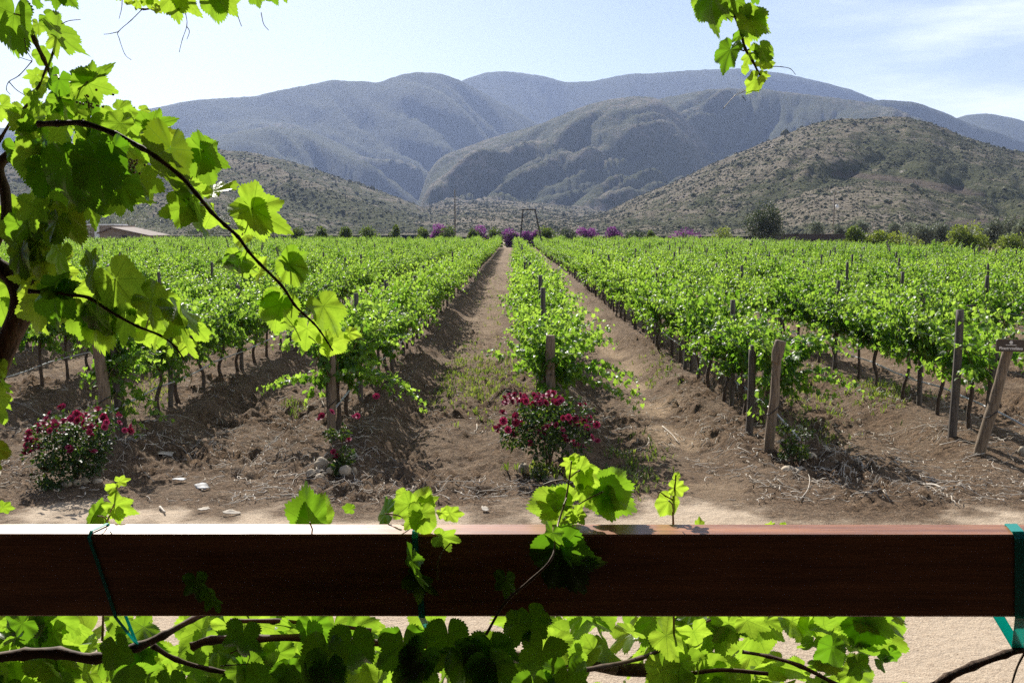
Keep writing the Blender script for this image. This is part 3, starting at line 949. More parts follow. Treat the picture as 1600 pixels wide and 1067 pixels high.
rv.inputs[0].default_value, rv.inputs[1].default_value = (0.60, 0.9, 0.76), (0.88, 1.06, 1.12)
ng.links.new(rv.outputs[0], iop.inputs['Scale'])
rr_ = ng.nodes.new('FunctionNodeRandomValue')
rr_.data_type = 'INT'
rr_.inputs[4].default_value, rr_.inputs[5].default_value = 0, 0
rr_.inputs['Seed'].default_value = 5
mlt = ng.nodes.new('ShaderNodeMath')
mlt.operation = 'MULTIPLY'
mlt.inputs[1].default_value = math.pi
ng.links.new(rr_.outputs[2], mlt.inputs[0])
cxyz = ng.nodes.new('ShaderNodeCombineXYZ')
ng.links.new(mlt.outputs[0], cxyz.inputs[2])
ng.links.new(cxyz.outputs[0], iop.inputs['Rotation'])
ng.links.new(iop.outputs[0], go.inputs[0])
md = fv.modifiers.new('scatter', 'NODES')
md.node_group = ng
kind(fv, 'stuff', 'mass of green vine rows stretching back to the flowering bushes', 'vineyard')


# ------------------------------------------------------------------ stakes, end posts, wires, hoses
def stake_geo(h, w=0.035):
    V, F_ = box_geo((0, 0, h / 2 - 0.1), (w * 2, w * 1.7, h + 0.2))
    return V, F_


STAKES = []
for hh in (1.44, 1.52, 1.60):
    root = empty('trellis_stake')
    V, F_ = tube_geo(catmull([(0, 0, -0.15), (0.012, 0.008, hh * 0.5), (0, 0, hh)], 5), [0.036, 0.032], 7, 0.12, int(hh * 10))
    mesh_obj('stake_pole', V, F_, M_stake, root)
    V, F_ = box_geo((0, 0.045, hh - 0.5), (0.6, 0.028, 0.028))
    mesh_obj('cross_arm', V, F_, M_stake, root)
    STAKES.append(root)
sp_ = []
for X in ROWS:
    k = round((X - ROW0) / PITCH_ROW)
    y, j = ROW_START + 0.28, 0
    while y < ROW_END:
        if in_frame(X, y, 1.2, 40):
            sp_.append((y, X, k, j))
        y += 1.9 if j == 0 else 3.45
        j += 1
sp_.sort()
used = set()
for i, (y, X, k, j) in enumerate(sp_[:300]):
    q = i % 3
    if j == 0:
        q = 0
    loc = (X + rng.normal(0, 0.03) - (0.17 if j == 0 and k == 1 else 0), y + rng.normal(0, 0.05), float(soil_z(X, y, False)) - (0.35 if j == 0 else 0))
    if j == 0:
        s = empty('trellis_stake', loc)
        V, F_ = tube_geo(catmull([(0, 0, -0.15), (0.012, 0.008, 0.7), (0, 0, 1.4)], 5), [0.046, 0.042], 7, 0.12, 5 + k % 7)
        mesh_obj('stake_pole', V, F_, M_stake, s)
    elif q not in used:
        used.add(q)
        s = STAKES[q]
        s.location = loc
    else:
        s = copy_tree(STAKES[q], loc, 0)
    s.rotation_euler = (rng.normal(0, 0.025), rng.normal(0, 0.03), rng.normal(0, 0.1))
    nm = ROWNAME.get(k, 'outermost %s rows' % ('right' if k > 0 else 'left'))
    if j == 0:
        tag(s, 'short dark stake at the near end of the ' + nm, 'stake', 'dark stakes in the vine rows')
    else:
        tag(s, 'dark stake rising among vines of the ' + nm, 'stake', 'dark stakes in the vine rows')
if len(sp_) > 300:
    parts = []
    for y, X, k, j in sp_[300:]:
        V, F_ = box_geo((X, y, 0.76), (0.06, 0.06, 1.60 + rng.normal(0, 0.06)))
        parts.append((V, F_))
    V, F_ = merge(parts)
    kind(mesh_obj('distant_stakes', V, F_, M_stake, smooth_=False), 'stuff', 'dark stakes poking out of the far vine rows', 'stakes')

# the tall slim stake just inside the sign post
_b = ground(1487, 690, 0.1)
_b[2] = float(soil_z(_b[0], _b[1], False))
_t = at(1500, 484, _b[1] + 0.05) - _b
s = empty('trellis_stake', tuple(_b))
V, F_ = tube_geo(catmull([_t * -0.1, _t * 0.5 + np.array([0.01, 0, 0]), _t], 5), [0.048, 0.042], 8, 0.12, 8)
mesh_obj('stake_pole', V, F_, M_stake, s)
tag(s, 'tall slim grey stake standing left of the leaning brown sign post', 'stake', 'dark stakes in the vine rows')

# wooden end posts
def end_post(base, top, r0, r1, label, fork=False):
    base, top = np.array(base, float), np.array(top, float)
    mid = (base + top) / 2 + np.array([0.012, 0, 0])
    root = empty('end_post', tuple(base))
    P = catmull([base - (top - base) * 0.12, base * 0.7 + top * 0.3, mid, base * 0.2 + top * 0.8, top], 5) - base
    V, F_ = tube_geo(P, [r0, r0, (r0 + r1) / 2, r1, r1 * 1.02], 12, 0.14, int(abs(base[0]) * 7) + 3)
    mesh_obj('post_pole', V, F_, M_post, root)
    wpt = P[len(P) // 3]
    th = np.linspace(0, 2 * np.pi, 14)
    ring = np.stack([np.cos(th) * r0 * 1.12, np.sin(th) * r0 * 1.12, 0.05 * np.cos(th) + 0 * th], -1) + wpt
    V, F_ = tube_geo(ring, [0.006], 5)
    mesh_obj('wire_wrap', V, F_, M_rust, root)
    tag(root, label, 'post', 'wooden end posts of the rows')
    return root


def gz(p):
    p = np.array(p, float)
    p[2] = float(soil_z(p[0], p[1], False))
    return p


b = gz(ground(1201, 706, 0.1))
end_post(b, at(1216, 540, b[1] - 0.05), 0.052, 0.046, 'pale split topped wooden post beside the stone ringed sapling')
# its broad split head
hd = at(1216, 538, b[1] - 0.05)
rp = bpy.data.objects['end_post']
V, F_ = tube_geo(catmull([hd - np.array([0.02, 0, 0.20]), hd - np.array([0.0, 0, 0.08]), hd + np.array([0.025, 0, 0.04])], 5) - b, [0.048, 0.066, 0.06], 12, 0.22, 9)
mesh_obj('split_head', V, F_, M_post, rp)
b2 = gz(ground(1530, 709, 0.1))
t2 = at(1575, 545, b2[1] - 0.10)
end_post(b2, t2, 0.060, 0.052, 'leaning round post carrying the brown sign with a white emblem')
b3 = gz(ground(170, 690, 0.1))
t3 = at(152, 528, b3[1] - 0.1)
end_post(b3, t3, 0.070, 0.058, 'leaning pale post rising behind the magenta rose bush')
b4 = gz(ground(518, 690, 0.1))
end_post(b4, at(518, 545, b4[1]), 0.046, 0.042, 'slim upright post above the small pink rose')
b5 = gz(ground(858, 690, 0.1))
end_post(b5, at(860, 524, b5[1] - 0.02), 0.055, 0.050, 'grey upright post above the big red rose bush')


def text_mesh(s, size, loc, parent, name, bold=0.0):
    cu = bpy.data.curves.new(name, 'FONT')
    cu.body, cu.size, cu.align_x, cu.align_y = s, size, 'CENTER', 'CENTER'
    cu.extrude = 0.001
    cu.offset = bold
    o = bpy.data.objects.new(name, cu)
    COL.objects.link(o)
    dg = bpy.context.evaluated_depsgraph_get()
    me = bpy.data.meshes.new_from_object(o.evaluated_get(dg))
    bpy.data.objects.remove(o)
    me.materials.clear()
    me.materials.append(M_letter)
    t = bpy.data.objects.new(name, me)
    COL.objects.link(t)
    t.parent = parent
    t.location = loc
    t.rotation_euler = (R(90), 0, 0)
    return t


def sign(center, w, h, words_, label, rot, emblem):
    root = empty('row_sign', tuple(center))
    root.rotation_euler = rot
    c = min(w, h) * 0.12
    pr = [(-w / 2 + c, -h / 2), (w / 2 - c, -h / 2), (w / 2, -h / 2 + c), (w / 2, h / 2 - c), (w / 2 - c, h / 2), (-w / 2 + c, h / 2), (-w / 2, h / 2 - c), (-w / 2, -h / 2 + c)]
    V = np.array([[x, yv, z] for yv in (-0.009, 0.009) for x, z in pr])
    F_ = [tuple(range(8)), tuple(range(8, 16))[::-1]] + [((i + 1) % 8, i, 8 + i, 8 + (i + 1) % 8) for i in range(8)]
    mesh_obj('board', V, F_, M_sign, root, smooth_=False)
    loop = np.array([[x * 0.985, -0.0105, z * 0.97] for x, z in pr + [pr[0]]])
    V, F_ = tube_geo(loop, [0.0022], 4)
    mesh_obj('border', V, F_, M_post, root)
    text_mesh(words_, h * 0.31, (0.0, -0.0115, -h * 0.22), root, 'lettering', 0.0012)
    if emblem:
        th = np.linspace(0, 2 * np.pi, 14, endpoint=False)
        V = [[0.018 * math.cos(a), yv, 0.018 * math.sin(a) + h * 0.26] for yv in (-0.0125, -0.0085) for a in th]
        F_ = [tuple(range(14)), tuple(range(14, 28))[::-1]] + [((i + 1) % 14, i, 14 + i, 14 + (i + 1) % 14) for i in range(14)]
        mesh_obj('emblem', V, F_, M_letter, root, smooth_=False)
        V, F_ = box_geo((0, -0.0105, h * 0.05), (w * 0.36, 0.003, 0.006))
        mesh_obj('fine_print', V, F_, M_letter, root, smooth_=False)
    tag(root, label, 'sign', 'brown name signs on the end posts')
    return root


cs = at(1579, 540, t2[1] - 0.075)
sign(cs, 46 / 1555 * t2[1], 19.5 / 1555 * t2[1], 'Picantermiliana', 'brown sign with white emblem and lettering nailed to leaning post', (R(-4), R(1.5), 0), True)
cs = at(147, 530, t3[1] - 0.085)
sign(cs, 52 / 1555 * t3[1], 18 / 1555 * t3[1], 'Neramonia', 'brown sign half hidden behind bright hanging grape leaves', (R(-4), R(2.5), 0), False)

# wires and drip hoses, one set per row
for X in ROWS:
    k = round((X - ROW0) / PITCH_ROW)
    if abs(k) > 8:
        continue
    y0 = max(ROW_START, abs(X) * 1.9 - 3)
    nm = ROWNAME.get(k)
    ysn = np.arange(y0, ROW_END if abs(k) < 4 else 70, 0.8)
    zz = soil_z(X + 0 * ysn, ysn, False)
    hz = 0.36 - 0.03 * np.abs(np.sin(ysn * math.pi / 1.15)) + 0.01 * np.sin(ysn * 1.7)
    hp = np.stack([X + 0.05 + 0.02 * np.sin(ysn * 0.9 + k), ysn, zz + hz], -1)
    if k == 1:
        hp = np.vstack([catmull([gz([X + 0.28, 10.62, 0]) + np.array([0, 0, 0.02]), gz([X + 0.2, 10.75, 0]) + np.array([0, 0, 0.12]), hp[0]], 4)[:-1], hp])
    if k == 2:
        hp = np.vstack([np.array([[X + 0.9, 9.9, 0.03], [X + 0.45, 10.4, 0.2]]), hp])
    V, F_ = tube_geo(hp, [0.0115], 5)
    tag(mesh_obj('drip_hose', V, F_, M_hose), 'thin grey drip hose along the ' + nm, 'hose', 'drip hoses of the rows')
    parts = []
    for dx, zc in ((-0.34, 1.22), (0.34, 1.22), (0, 0.75)):
        parts.append(tube_geo(np.array([[X + dx, y0 + 0.3, zc], [X + dx, (y0 + ysn[-1]) / 2, zc], [X + dx, ysn[-1], zc]]), [0.0028], 4))
    root = empty('trellis_wire', (X, y0, 0))
    for V, F_ in parts:
        mesh_obj('wire_strand', V - np.array([X, y0, 0]), F_, M_wire, root)
    tag(root, 'steel trellis wires strung along the ' + nm, 'wire', 'trellis wires of the rows')


# ------------------------------------------------------------------ litter, weeds, stones, roses
parts = []
cnt = 0
while cnt < 3000:
    y = 8.9 + rng.exponential(3.2)
    if y > 28:
        continue
    x = rng.uniform(-0.53, 0.53) * y
    d = abs((x - ROW0 + PITCH_ROW / 2) % PITCH_ROW - PITCH_ROW / 2)
    if fbm(x * 0.8, y * 0.8, 2, 231) + 0.15 * rng.random() < 0.50:
        continue
    cnt += 1
    a = rng.uniform(0, 2 * math.pi)
    L = min(0.55, rng.exponential(0.13) + 0.05) if cnt % 3 == 0 else rng.uniform(0.04, 0.12)
    n = 4
    P = [np.array([x, y])]
    for j in range(n):
        a += rng.normal(0, 0.35)
        P.append(P[-1] + np.array([math.cos(a), math.sin(a)]) * L / n)
    P = np.array(P)
    z = soil_z(P[:, 0], P[:, 1]) + 0.012 + 0.02 * rng.random() + 0.015 * rng.random(n + 1)
    parts.append(tube_geo(np.column_stack([P, z]), [rng.uniform(0.0025, 0.0075), 0.0025], 4))
V, F_ = merge(parts)
kind(mesh_obj('pruning_litter', V, F_, M_twig), 'stuff', 'pale dry vine prunings strewn over the soil', 'prunings')

# larger sticks and pale scraps one could pick up
def stick(pts, r, label):
    P = np.array([gz(ground(a, b_, 0.03)) for a, b_ in pts])
    P[:, 2] = soil_z(P[:, 0], P[:, 1]) + 0.02
    c = P[0].copy()
    V, F_ = tube_geo(catmull(P, 5) - c, [r, r * 0.6], 6, 0.15, 4)
    tag(mesh_obj('dry_stick', V, F_, M_twig, loc=tuple(c)), label, 'stick', 'dry sticks on the soil')


stick([(560, 728), (552, 718)], 0.012, 'short pale stick right of the small pink rose')
stick([(1250, 780), (1262, 765), (1265, 748), (1258, 738)], 0.006, 'curved grey stick below the stone ringed sapling')
stick([(1440, 752), (1460, 760), (1475, 768)], 0.014, 'thick pale stick on the soil below the brown sign')
stick([(1035, 662), (1050, 672), (1062, 690)], 0.008, 'bent pale stick lying in the right hand wheel track')
stick([(478, 636), (485, 629), (505, 634), (512, 645)], 0.008, 'crooked white stick left of the slim post')
stick([(250, 790), (258, 800)], 0.012, 'short pale stick on the sand above the rail')


def scrap(px, py, w, h, ang, tilt, mat, label):
    p = ground(px, py, 0.05)
    p[2] = float(soil_z(p[0], p[1])) + 0.03
    n = 6
    gxx, gyy = np.meshgrid(np.linspace(-w / 2, w / 2, n), np.linspace(-h / 2, h / 2, n))
    k = np.random.default_rng(int(px))
    gxx = gxx * (1 + 0.15 * (k.random((n, n)) - 0.5))
    zt = 0.25 * w * (fbm(gxx / w * 2 + px, gyy / w * 2, 3, 7) - 0.5)
    gyy = gyy * (1 + 0.5 * (k.random((1, n)) - 0.5)) * (1 - 1.3 * (gxx / w) ** 2)
    top = np.stack([gxx, gyy, zt], -1).reshape(-1, 3)
    bot = top - np.array([0, 0, 0.0025])
    V = np.vstack([top, bot])
    F_ = []
    for a in range(n - 1):
        for b_ in range(n - 1):
            i = a * n + b_
            F_ += [(i, i + 1, i + n + 1, i + n), (n * n + i, n * n + i + n, n * n + i + n + 1, n * n + i + 1)]
    ring = [i for i in range(n)] + [a * n + n - 1 for a in range(1, n)] + [n * (n - 1) + b_ for b_ in range(n - 2, -1, -1)] + [a * n for a in range(n - 2, 0, -1)]
    for i in range(len(ring)):
        a, b_ = ring[i], ring[(i + 1) % len(ring)]
        F_.append((a, n * n + a, n * n + b_, b_))
    o = mesh_obj('pale_scrap', V, F_, mat, loc=tuple(p))
    o.rotation_euler = (tilt, 0.1, ang)
    tag(o, label, 'scrap', 'pale scraps on the ground')


scrap(316, 757, 0.16, 0.10, -0.6, 0.3, M_dusty, 'torn white sheet on the shaded soil right of the magenta rose')
scrap(280, 746, 0.13, 0.07, 0.3, 0.1, M_dusty, 'smaller grey scrap beside the torn white sheet')
scrap(362, 797, 0.15, 0.06, 0.4, 0.2, M_twig, 'pale bark flake on the sand near the rail')
scrap(758, 790, 0.06, 0.10, 0.2, 0.2, M_twig, 'pale flake between the two leafy clumps on the rail')
scrap(318, 790, 0.12, 0.05, 0.9, 0.3, M_twig, 'small bark flake left of the larger flake')
scrap(255, 705, 0.30, 0.12, 0.2, 0.05, M_twig, 'flat pale patch of bark under the vine right of the magenta rose')


def blades(centers, name, label, hmin, hmax, cat='weeds'):
    V, F_, T = [], [], []
    for (x, y, t) in centers:
        z = float(soil_z(x, y))
        for _ in range(rng.integers(3, 7)):
            a = rng.uniform(0, 2 * math.pi)
            h = rng.uniform(hmin, hmax)
            w = h * rng.uniform(0.06, 0.13)
            l = rng.uniform(0.2, 0.9) * h
            d = np.array([math.cos(a), math.sin(a), 0])
            s = np.array([-d[1], d[0], 0]) * w
            o = np.array([x + rng.normal(0, 0.02), y + rng.normal(0, 0.02), z - 0.01])
            i = len(V)
            m_ = o + d * l * 0.4 + np.array([0, 0, h * 0.7])
            V += [o - s * 0.5, o + s * 0.5, m_ + s, m_ - s, o + d * l + np.array([0, 0, h])]
            F_ += [(i, i + 1, i + 2, i + 3), (i + 3, i + 2, i + 4)]
            T += [t] * 5
    return mesh_obj(name, np.array(V), F_, M_grass, attrs={'tone': T}), label


cen = []
def patch(px, py, rx, ry, n, t=0.5, thr=0.4):
    for _ in range(n):
        q = rng.normal(0, 0.5, 2)
        p = ground(px + q[0] * rx, py + q[1] * ry, 0.0)
        if fbm(p[0] * 3, p[1] * 3, 2, 77) > thr:
            cen.append((p[0], p[1], np.clip(t + rng.normal(0, 0.2), 0, 1)))


patch(745, 585, 55, 55, 620, 0.45)
patch(700, 610, 30, 40, 120, 0.35)
patch(800, 600, 40, 50, 120, 0.6)
patch(770, 470, 20, 60, 160, 0.75)
patch(798, 400, 8, 14, 120, 0.8)
patch(1260, 600, 60, 70, 260, 0.5)
patch(1380, 628, 50, 25, 200, 0.4, 0.3)
patch(1285, 650, 60, 50, 160, 0.55)
patch(1030, 590, 30, 30, 100, 0.45)
patch(1000, 720, 50, 30, 90, 0.25)
patch(985, 745, 50, 25, 60, 0.2, 0.3)
patch(1455, 625, 20, 12, 60, 0.5, 0.2)
patch(240, 610, 40, 30, 120, 0.6)
patch(190, 650, 60, 30, 90, 0.6)
patch(460, 640, 20, 12, 50, 0.3, 0.2)
patch(850, 745, 40, 8, 60, 0.4, 0.2)
o, l = blades(cen, 'weeds', '', 0.03, 0.10)
kind(o, 'stuff', 'low green weeds growing in patches between the rows', 'weeds')


def stone_at(px, py, w, h, label, seed):
    p = ground(px, py, 0.06)
    r_ = np.random.default_rng(seed)
    V, F_ = ICO2_V.copy(), ICO2_F
    V, F_ = ico_sub(V, F_)
    nrm_ = V.copy()
    d = fbm(V[:, 0] * 1.6 + seed, V[:, 1] * 1.6 + V[:, 2] * 1.3, 3, seed)
    V = V * (0.82 + 0.42 * d)[:, None]
    Y = p[1]
    s = Y / 1555.6
    V = V * np.array([w * s / 2, w * s / 2 * r_.uniform(0.75, 1.1), h * s / 2 * 1.25])
    z = float(soil_z(p[0], p[1]))
    o = mesh_obj('stone', V, F_, M_stone, loc=(p[0], p[1], z + h * s * 0.34))
    o.rotation_euler = (0, 0, r_.uniform(0, 6))
    tag(o, label, 'stone', 'stones ringing the rose bushes')


for i, (a, b_, w, h, l) in enumerate([
    (486, 739, 17, 12, 'round pale stone at far left of the small pink rose ring'), (502, 731, 22, 18, 'biggest tan stone left of the small pink rose'),
    (500, 744, 17, 9, 'flat stone under the biggest tan stone'), (515, 742, 12, 9, 'small stone touching the small pink rose base'),
    (540, 743, 20, 15, 'tan stone under the right side of the small pink rose'), (553, 738, 12, 16, 'grey upright stone at the right of the small pink rose'),
    (104, 752, 17, 9, 'pale flat stone at the left foot of the magenta rose'), (119, 750, 15, 10, 'reddish stone in the middle foot of the magenta rose'),
    (132, 748, 13, 11, 'squarish reddish stone under the magenta rose'), (152, 747, 16, 8, 'dim stone right of the squarish reddish stone'),
    (818, 735, 18, 16, 'white grey stone left of the red rose stems'), (839, 738, 15, 14, 'grey stone between red rose stems and white stone'),
    (851, 743, 11, 9, 'brown stone first of the low row under the red rose'), (861, 744, 12, 8, 'tan stone second of the low row under the red rose'),
    (874, 742, 12, 8, 'tan stone last of the low row under the red rose'),
    (1232, 729, 20, 12, 'white striped stone under the green sapling'), (1250, 730, 20, 12, 'tan stone right of the white striped stone'),
    (1268, 721, 20, 10, 'dull stone right behind the tan stone by sapling'), (1222, 706, 20, 14, 'leaning flat stone between the split post and sapling'),
    (1597, 716, 14, 14, 'cream stone at the edge beside the leaning sign post')]):
    stone_at(a, b_, w, h, l, 600 + i)


def petal_bloom(seed, r):
    """An open rose: whorls of cupped petals."""
    r_ = np.random.default_rng(seed)
    V, F_, T = [], [], []
    for ring, (n, tilt, rad) in enumerate(((5, 1.25, 0.45), (6, 0.85, 0.75), (7, 0.35, 1.0))):
        for j in range(n):
            a = 2 * math.pi * (j + 0.5 * ring) / n + r_.normal(0, 0.1)
            ct, st = math.cos(tilt), math.sin(tilt)
            out = np.array([math.cos(a) * ct, math.sin(a) * ct, st])
            sd = np.array([-math.sin(a), math.cos(a), 0])
            upv = np.cross(sd, out) * -1
            L = r * rad
            o = np.zeros(3)
            i = len(V)
            pts = [(0, 0.08), (0.45, 0.36), (0.85, 0.38), (1.0, 0.12)]
            for t, w in pts:
                c = o + out * L * t + upv * L * (-0.25 * (t - 0.5) ** 2 + 0.05)
                V += [c - sd * w * L * 1.2, c + sd * w * L * 1.2]
            for q in range(3):
                F_.append((i + 2 * q, i + 2 * q + 1, i + 2 * q + 3, i + 2 * q + 2))
            T += [np.clip(0.2 + 0.25 * (ring == 2) + r_.normal(0, 0.1), 0, 1)] * 8
    return np.array(V), F_, T


def rose_leaf_shape():
    V = np.array([(0, 0, 0), (-0.28, 0.35, 0.05), (0.28, 0.35, 0.05), (-0.26, 0.7, 0.04), (0.26, 0.7, 0.04), (0, 0.45, -0.02), (0, 1.05, -0.06)])
    F_ = np.array([(0, 5, 1), (0, 2, 5), (1, 5, 3), (5, 2, 4), (3, 5, 6), (5, 4, 6)])
    return V, F_, V[:, :2]


RL = [rose_leaf_shape()]
BLOOM = []
for k in range(3):
    V, F_, T = petal_bloom(40 + k, 0.036)
    me = mesh_obj('bloom', V, F_, M_petal, attrs={'tone': T})
    BLOOM.append(me.data)
    bpy.data.objects.remove(me)


def rose_bush(px, py, wpx, hpx_, nleaf, blooms, label, cat, stem_h, seed, tone0=0.12, bloom_tint=None, lumps=9, clear=0.25):
    r_ = np.random.default_rng(seed)
    p = ground(px, py, 0.05)
    z0 = float(soil_z(p[0], p[1], False))
    s = p[1] / 1555.6
    w, h = wpx * s, hpx_ * s
    root = empty('rose_bush', (p[0], p[1], z0))
    C_, Rr = [], []
    for i in range(lumps):
        a = 2 * math.pi * i / lumps + r_.normal(0, 0.3)
        q = r_.uniform(0.15, 0.36) * w
        C_.append((q * math.cos(a), q * 0.8 * math.sin(a), r_.uniform(clear + 0.12, 0.86) * h))
        Rr.append(r_.uniform(0.15, 0.24) * min(w, h * 1.4))
    C_, Rr = np.array(C_), np.array(Rr)
    ix = r_.integers(0, lumps, nleaf)
    d = r_.normal(0, 1, (nleaf, 3))
    d /= np.linalg.norm(d, axis=1)[:, None]
    pos = C_[ix] + d * (Rr[ix] * r_.uniform(0.35, 1.12, nleaf) ** 0.7)[:, None]
    ok = pos[:, 2] > 0.03
    pos, d = pos[ok], d[ok]
    n = len(pos)
    fr = frames(d * 0.6 + r_.normal(0, 0.6, (n, 3)) + np.array([0, 0, -0.2]), np.array([0, 0, 0.8]) + r_.normal(0, 0.6, (n, 3)) + d * 0.3)
    tone_ = np.clip(tone0 + r_.normal(0, 0.15, n) + 0.35 * (r_.random(n) < 0.12), 0, 1)
    V, F_, uv, T, _ = leaf_cloud(pos, fr, r_.uniform(0.028, 0.052, n), tone_, RL, np.zeros(n, int))
    mesh_obj('foliage', V, F_, M_rleaf, root, attrs={'tone': T})
    st = []
    for i in range(max(3, lumps // 2)):
        st.append(tube_geo(catmull([(r_.normal(0, 0.03), r_.normal(0, 0.03), -0.05), C_[i] * np.array([0.3, 0.3, 0.5]), C_[i]], 5), [0.012, 0.005], 5, 0.1, i))
    V, F_ = merge(st)
    mesh_obj('stems', V, F_, M_cane, root)
    if len(blooms) > 20:
        blooms = blooms + [(bx + r_.normal(0, 7), by + abs(r_.normal(0, 8))) for bx, by in blooms][:44]
    for (bx, by) in blooms:
        depth = r_.uniform(-0.36, 0.2) * w * math.sqrt(max(0.05, 1 - ((bx - px) / (wpx * 0.55)) ** 2))
        q = at(bx, by, p[1] + depth) - np.array([p[0], p[1], z0])
        o = bpy.data.objects.new('bloom', BLOOM[int(r_.integers(0, 3))])
        COL.objects.link(o)
        o.parent = root
        o.location = tuple(q)
        o.rotation_euler = (r_.uniform(0.2, 1.3), r_.normal(0, 0.3), r_.uniform(-1.2, 1.2))
        sc_ = r_.uniform(0.85, 1.3)
        o.scale = (sc_, sc_, sc_)
    tag(root, label, cat, 'rose bushes at the row ends')
    return root


r9 = np.random.default_rng(99)
red = [(788, 622), (796, 618), (804, 617), (812, 618), (820, 620), (790, 630), (808, 624), (821, 627), (834, 618), (842, 616), (850, 620), (858, 614), (866, 616), (874, 622), (866, 628), (878, 624), (852, 630), (836, 644), (806, 650), (846, 626),
       (884, 636), (888, 652), (894, 658), (914, 632), (909, 654), (921, 653), (924, 660), (932, 664), (917, 668), (786, 658), (781, 666), (792, 660), (793, 672), (778, 670), (858, 663), (856, 668), (870, 664), (831, 668), (848, 680), (882, 682), (897, 690), (924, 684), (829, 692), (909, 700), (840, 676), (806, 652), (814, 662), (900, 668)]
rose_bush(856, 735, 152, 122, 3000, red, 'big rose bush covered in dark red blooms at centre row end', 'rose bush', 0.3, 71)
mag = [(94, 637), (98, 636), (78, 647), (68, 663), (74, 670), (82, 666), (62, 673), (46, 676), (44, 681), (48, 690), (42, 688), (54, 700), (62, 697), (40, 706), (67, 725), (70, 732), (86, 664), (96, 677), (106, 674), (120, 647), (126, 650), (130, 654), (134, 648), (140, 652), (122, 657), (128, 658), (112, 655), (118, 660), (140, 675), (142, 667), (150, 664), (160, 655), (166, 660), (163, 652), (185, 648), (206, 667), (186, 661), (108, 700), (86, 716), (146, 706), (153, 640), (58, 665), (72, 655)]
rose_bush(118, 745, 168, 112, 3200, mag, 'bushy magenta rose bush in front of the leaning left post', 'rose bush', 0.1, 72, clear=0.02, lumps=12)
rose_bush(530, 738, 62, 92, 480, [(498, 656), (503, 650), (553, 652), (558, 650), (521, 706), (526, 712), (523, 716), (545, 688), (518, 644), (588, 620)], 'small straggly rose with three pink blooms and ring of stones', 'rose bush', 0.1, 73, 0.2, lumps=8, clear=0.0)
sap = rose_bush(1243, 724, 56, 78, 420, [], 'flowerless green rose sapling ringed by stones at right post', 'rose bush', 0.1, 74, 0.25, lumps=8, clear=0.0)
rose_bush(845, 744, 44, 26, 130, [], 'low green rose sucker between stones under the red rose', 'rose bush', 0.1, 75, 0.35, lumps=5, clear=0.0)


# ------------------------------------------------------------------ far bushes, trees, poles, frame, houses
def clump(n, lumps, w, h, leaf, seed, flat=0.0):
    r_ = np.random.default_rng(seed)
    C_ = np.column_stack([r_.uniform(-0.5, 0.5, lumps) * w * 0.62, r_.uniform(-0.5, 0.5, lumps) * w * 0.5, r_.uniform(0.18, 0.80, lumps) * h])
    C_[:, 2] *= 1 - 0.35 * np.abs(C_[:, 0]) / (w * 0.31)
    Rr = r_.uniform(0.2, 0.32, lumps) * min(w, h * 1.6)
    ix = r_.integers(0, lumps, n)
    d = r_.normal(0, 1, (n, 3))
    d /= np.linalg.norm(d, axis=1)[:, None]
    pos = C_[ix] + d * (Rr[ix] * r_.uniform(0.3, 1.15, n) ** 0.6)[:, None]
    pos[:, 2] = np.abs(pos[:, 2])
    pos[:, 2] *= h / np.quantile(pos[:, 2], 0.985)
    kx = w / (np.quantile(pos[:, 0], 0.985) - np.quantile(pos[:, 0], 0.015))
    pos[:, 0] *= kx
    C_[:, 0] *= kx
    fr = frames(d + r_.normal(0, 0.7, (n, 3)), r_.normal(0, 1, (n, 3)) + np.array([0, 0, 0.6]))
    ltone = r_.random(lumps)
    tone_ = np.clip(0.5 * ltone[ix] + 0.5 * r_.random(n), 0, 1)
    V, F_, uv, T, _ = leaf_cloud(pos, fr, leaf * r_.uniform(0.6, 1.3, n), tone_, RL, np.zeros(n, int))
    return V, F_, T, C_


def far_bush(px, ybase, wpx, hpx_, Y, name, mat, label, cat, group, seed, mat2=None, leaf=0.16, n=900, lumps=9, trunk=0.0):
    """ybase is where the plant's foot shows (or hides) in the photograph; it always stands on the ground at distance Y."""
    x = at(px, 360, Y)[0]
    s = Y / 1555.6
    top = at(px, ybase - hpx_, Y)[2]
    root = empty(name, (x, Y, 0))
    w, h = wpx * s, top
    V, F_, T, C_ = clump(n, lumps, w, h * (1 - trunk), leaf, seed)
    V[:, 2] += h * trunk
    mesh_obj('crown' if trunk else 'foliage', V, F_, mat, root, attrs={'tone': T})
    if mat2 is not None:
        V2, F2, T2, _ = clump(int(n * 0.8), lumps, w * 0.85, h * 0.75, leaf, seed + 1)
        mesh_obj('leaves', V2, F2, mat2, root, attrs={'tone': T2})
    st = [tube_geo(catmull([(0, 0, -0.2), C_[i] * np.array([0.25, 0.25, 0.4]) + np.array([0, 0, h * trunk * 0.8]), C_[i] + np.array([0, 0, h * trunk])], 4), [0.10 if trunk else 0.05, 0.03], 6, 0.1, i) for i in range(min(5, lumps))]
    V, F_ = merge(st)
    mesh_obj('trunk' if trunk else 'stems', V, F_, M_cane, root)
    tag(root, label, cat, group)
    return root


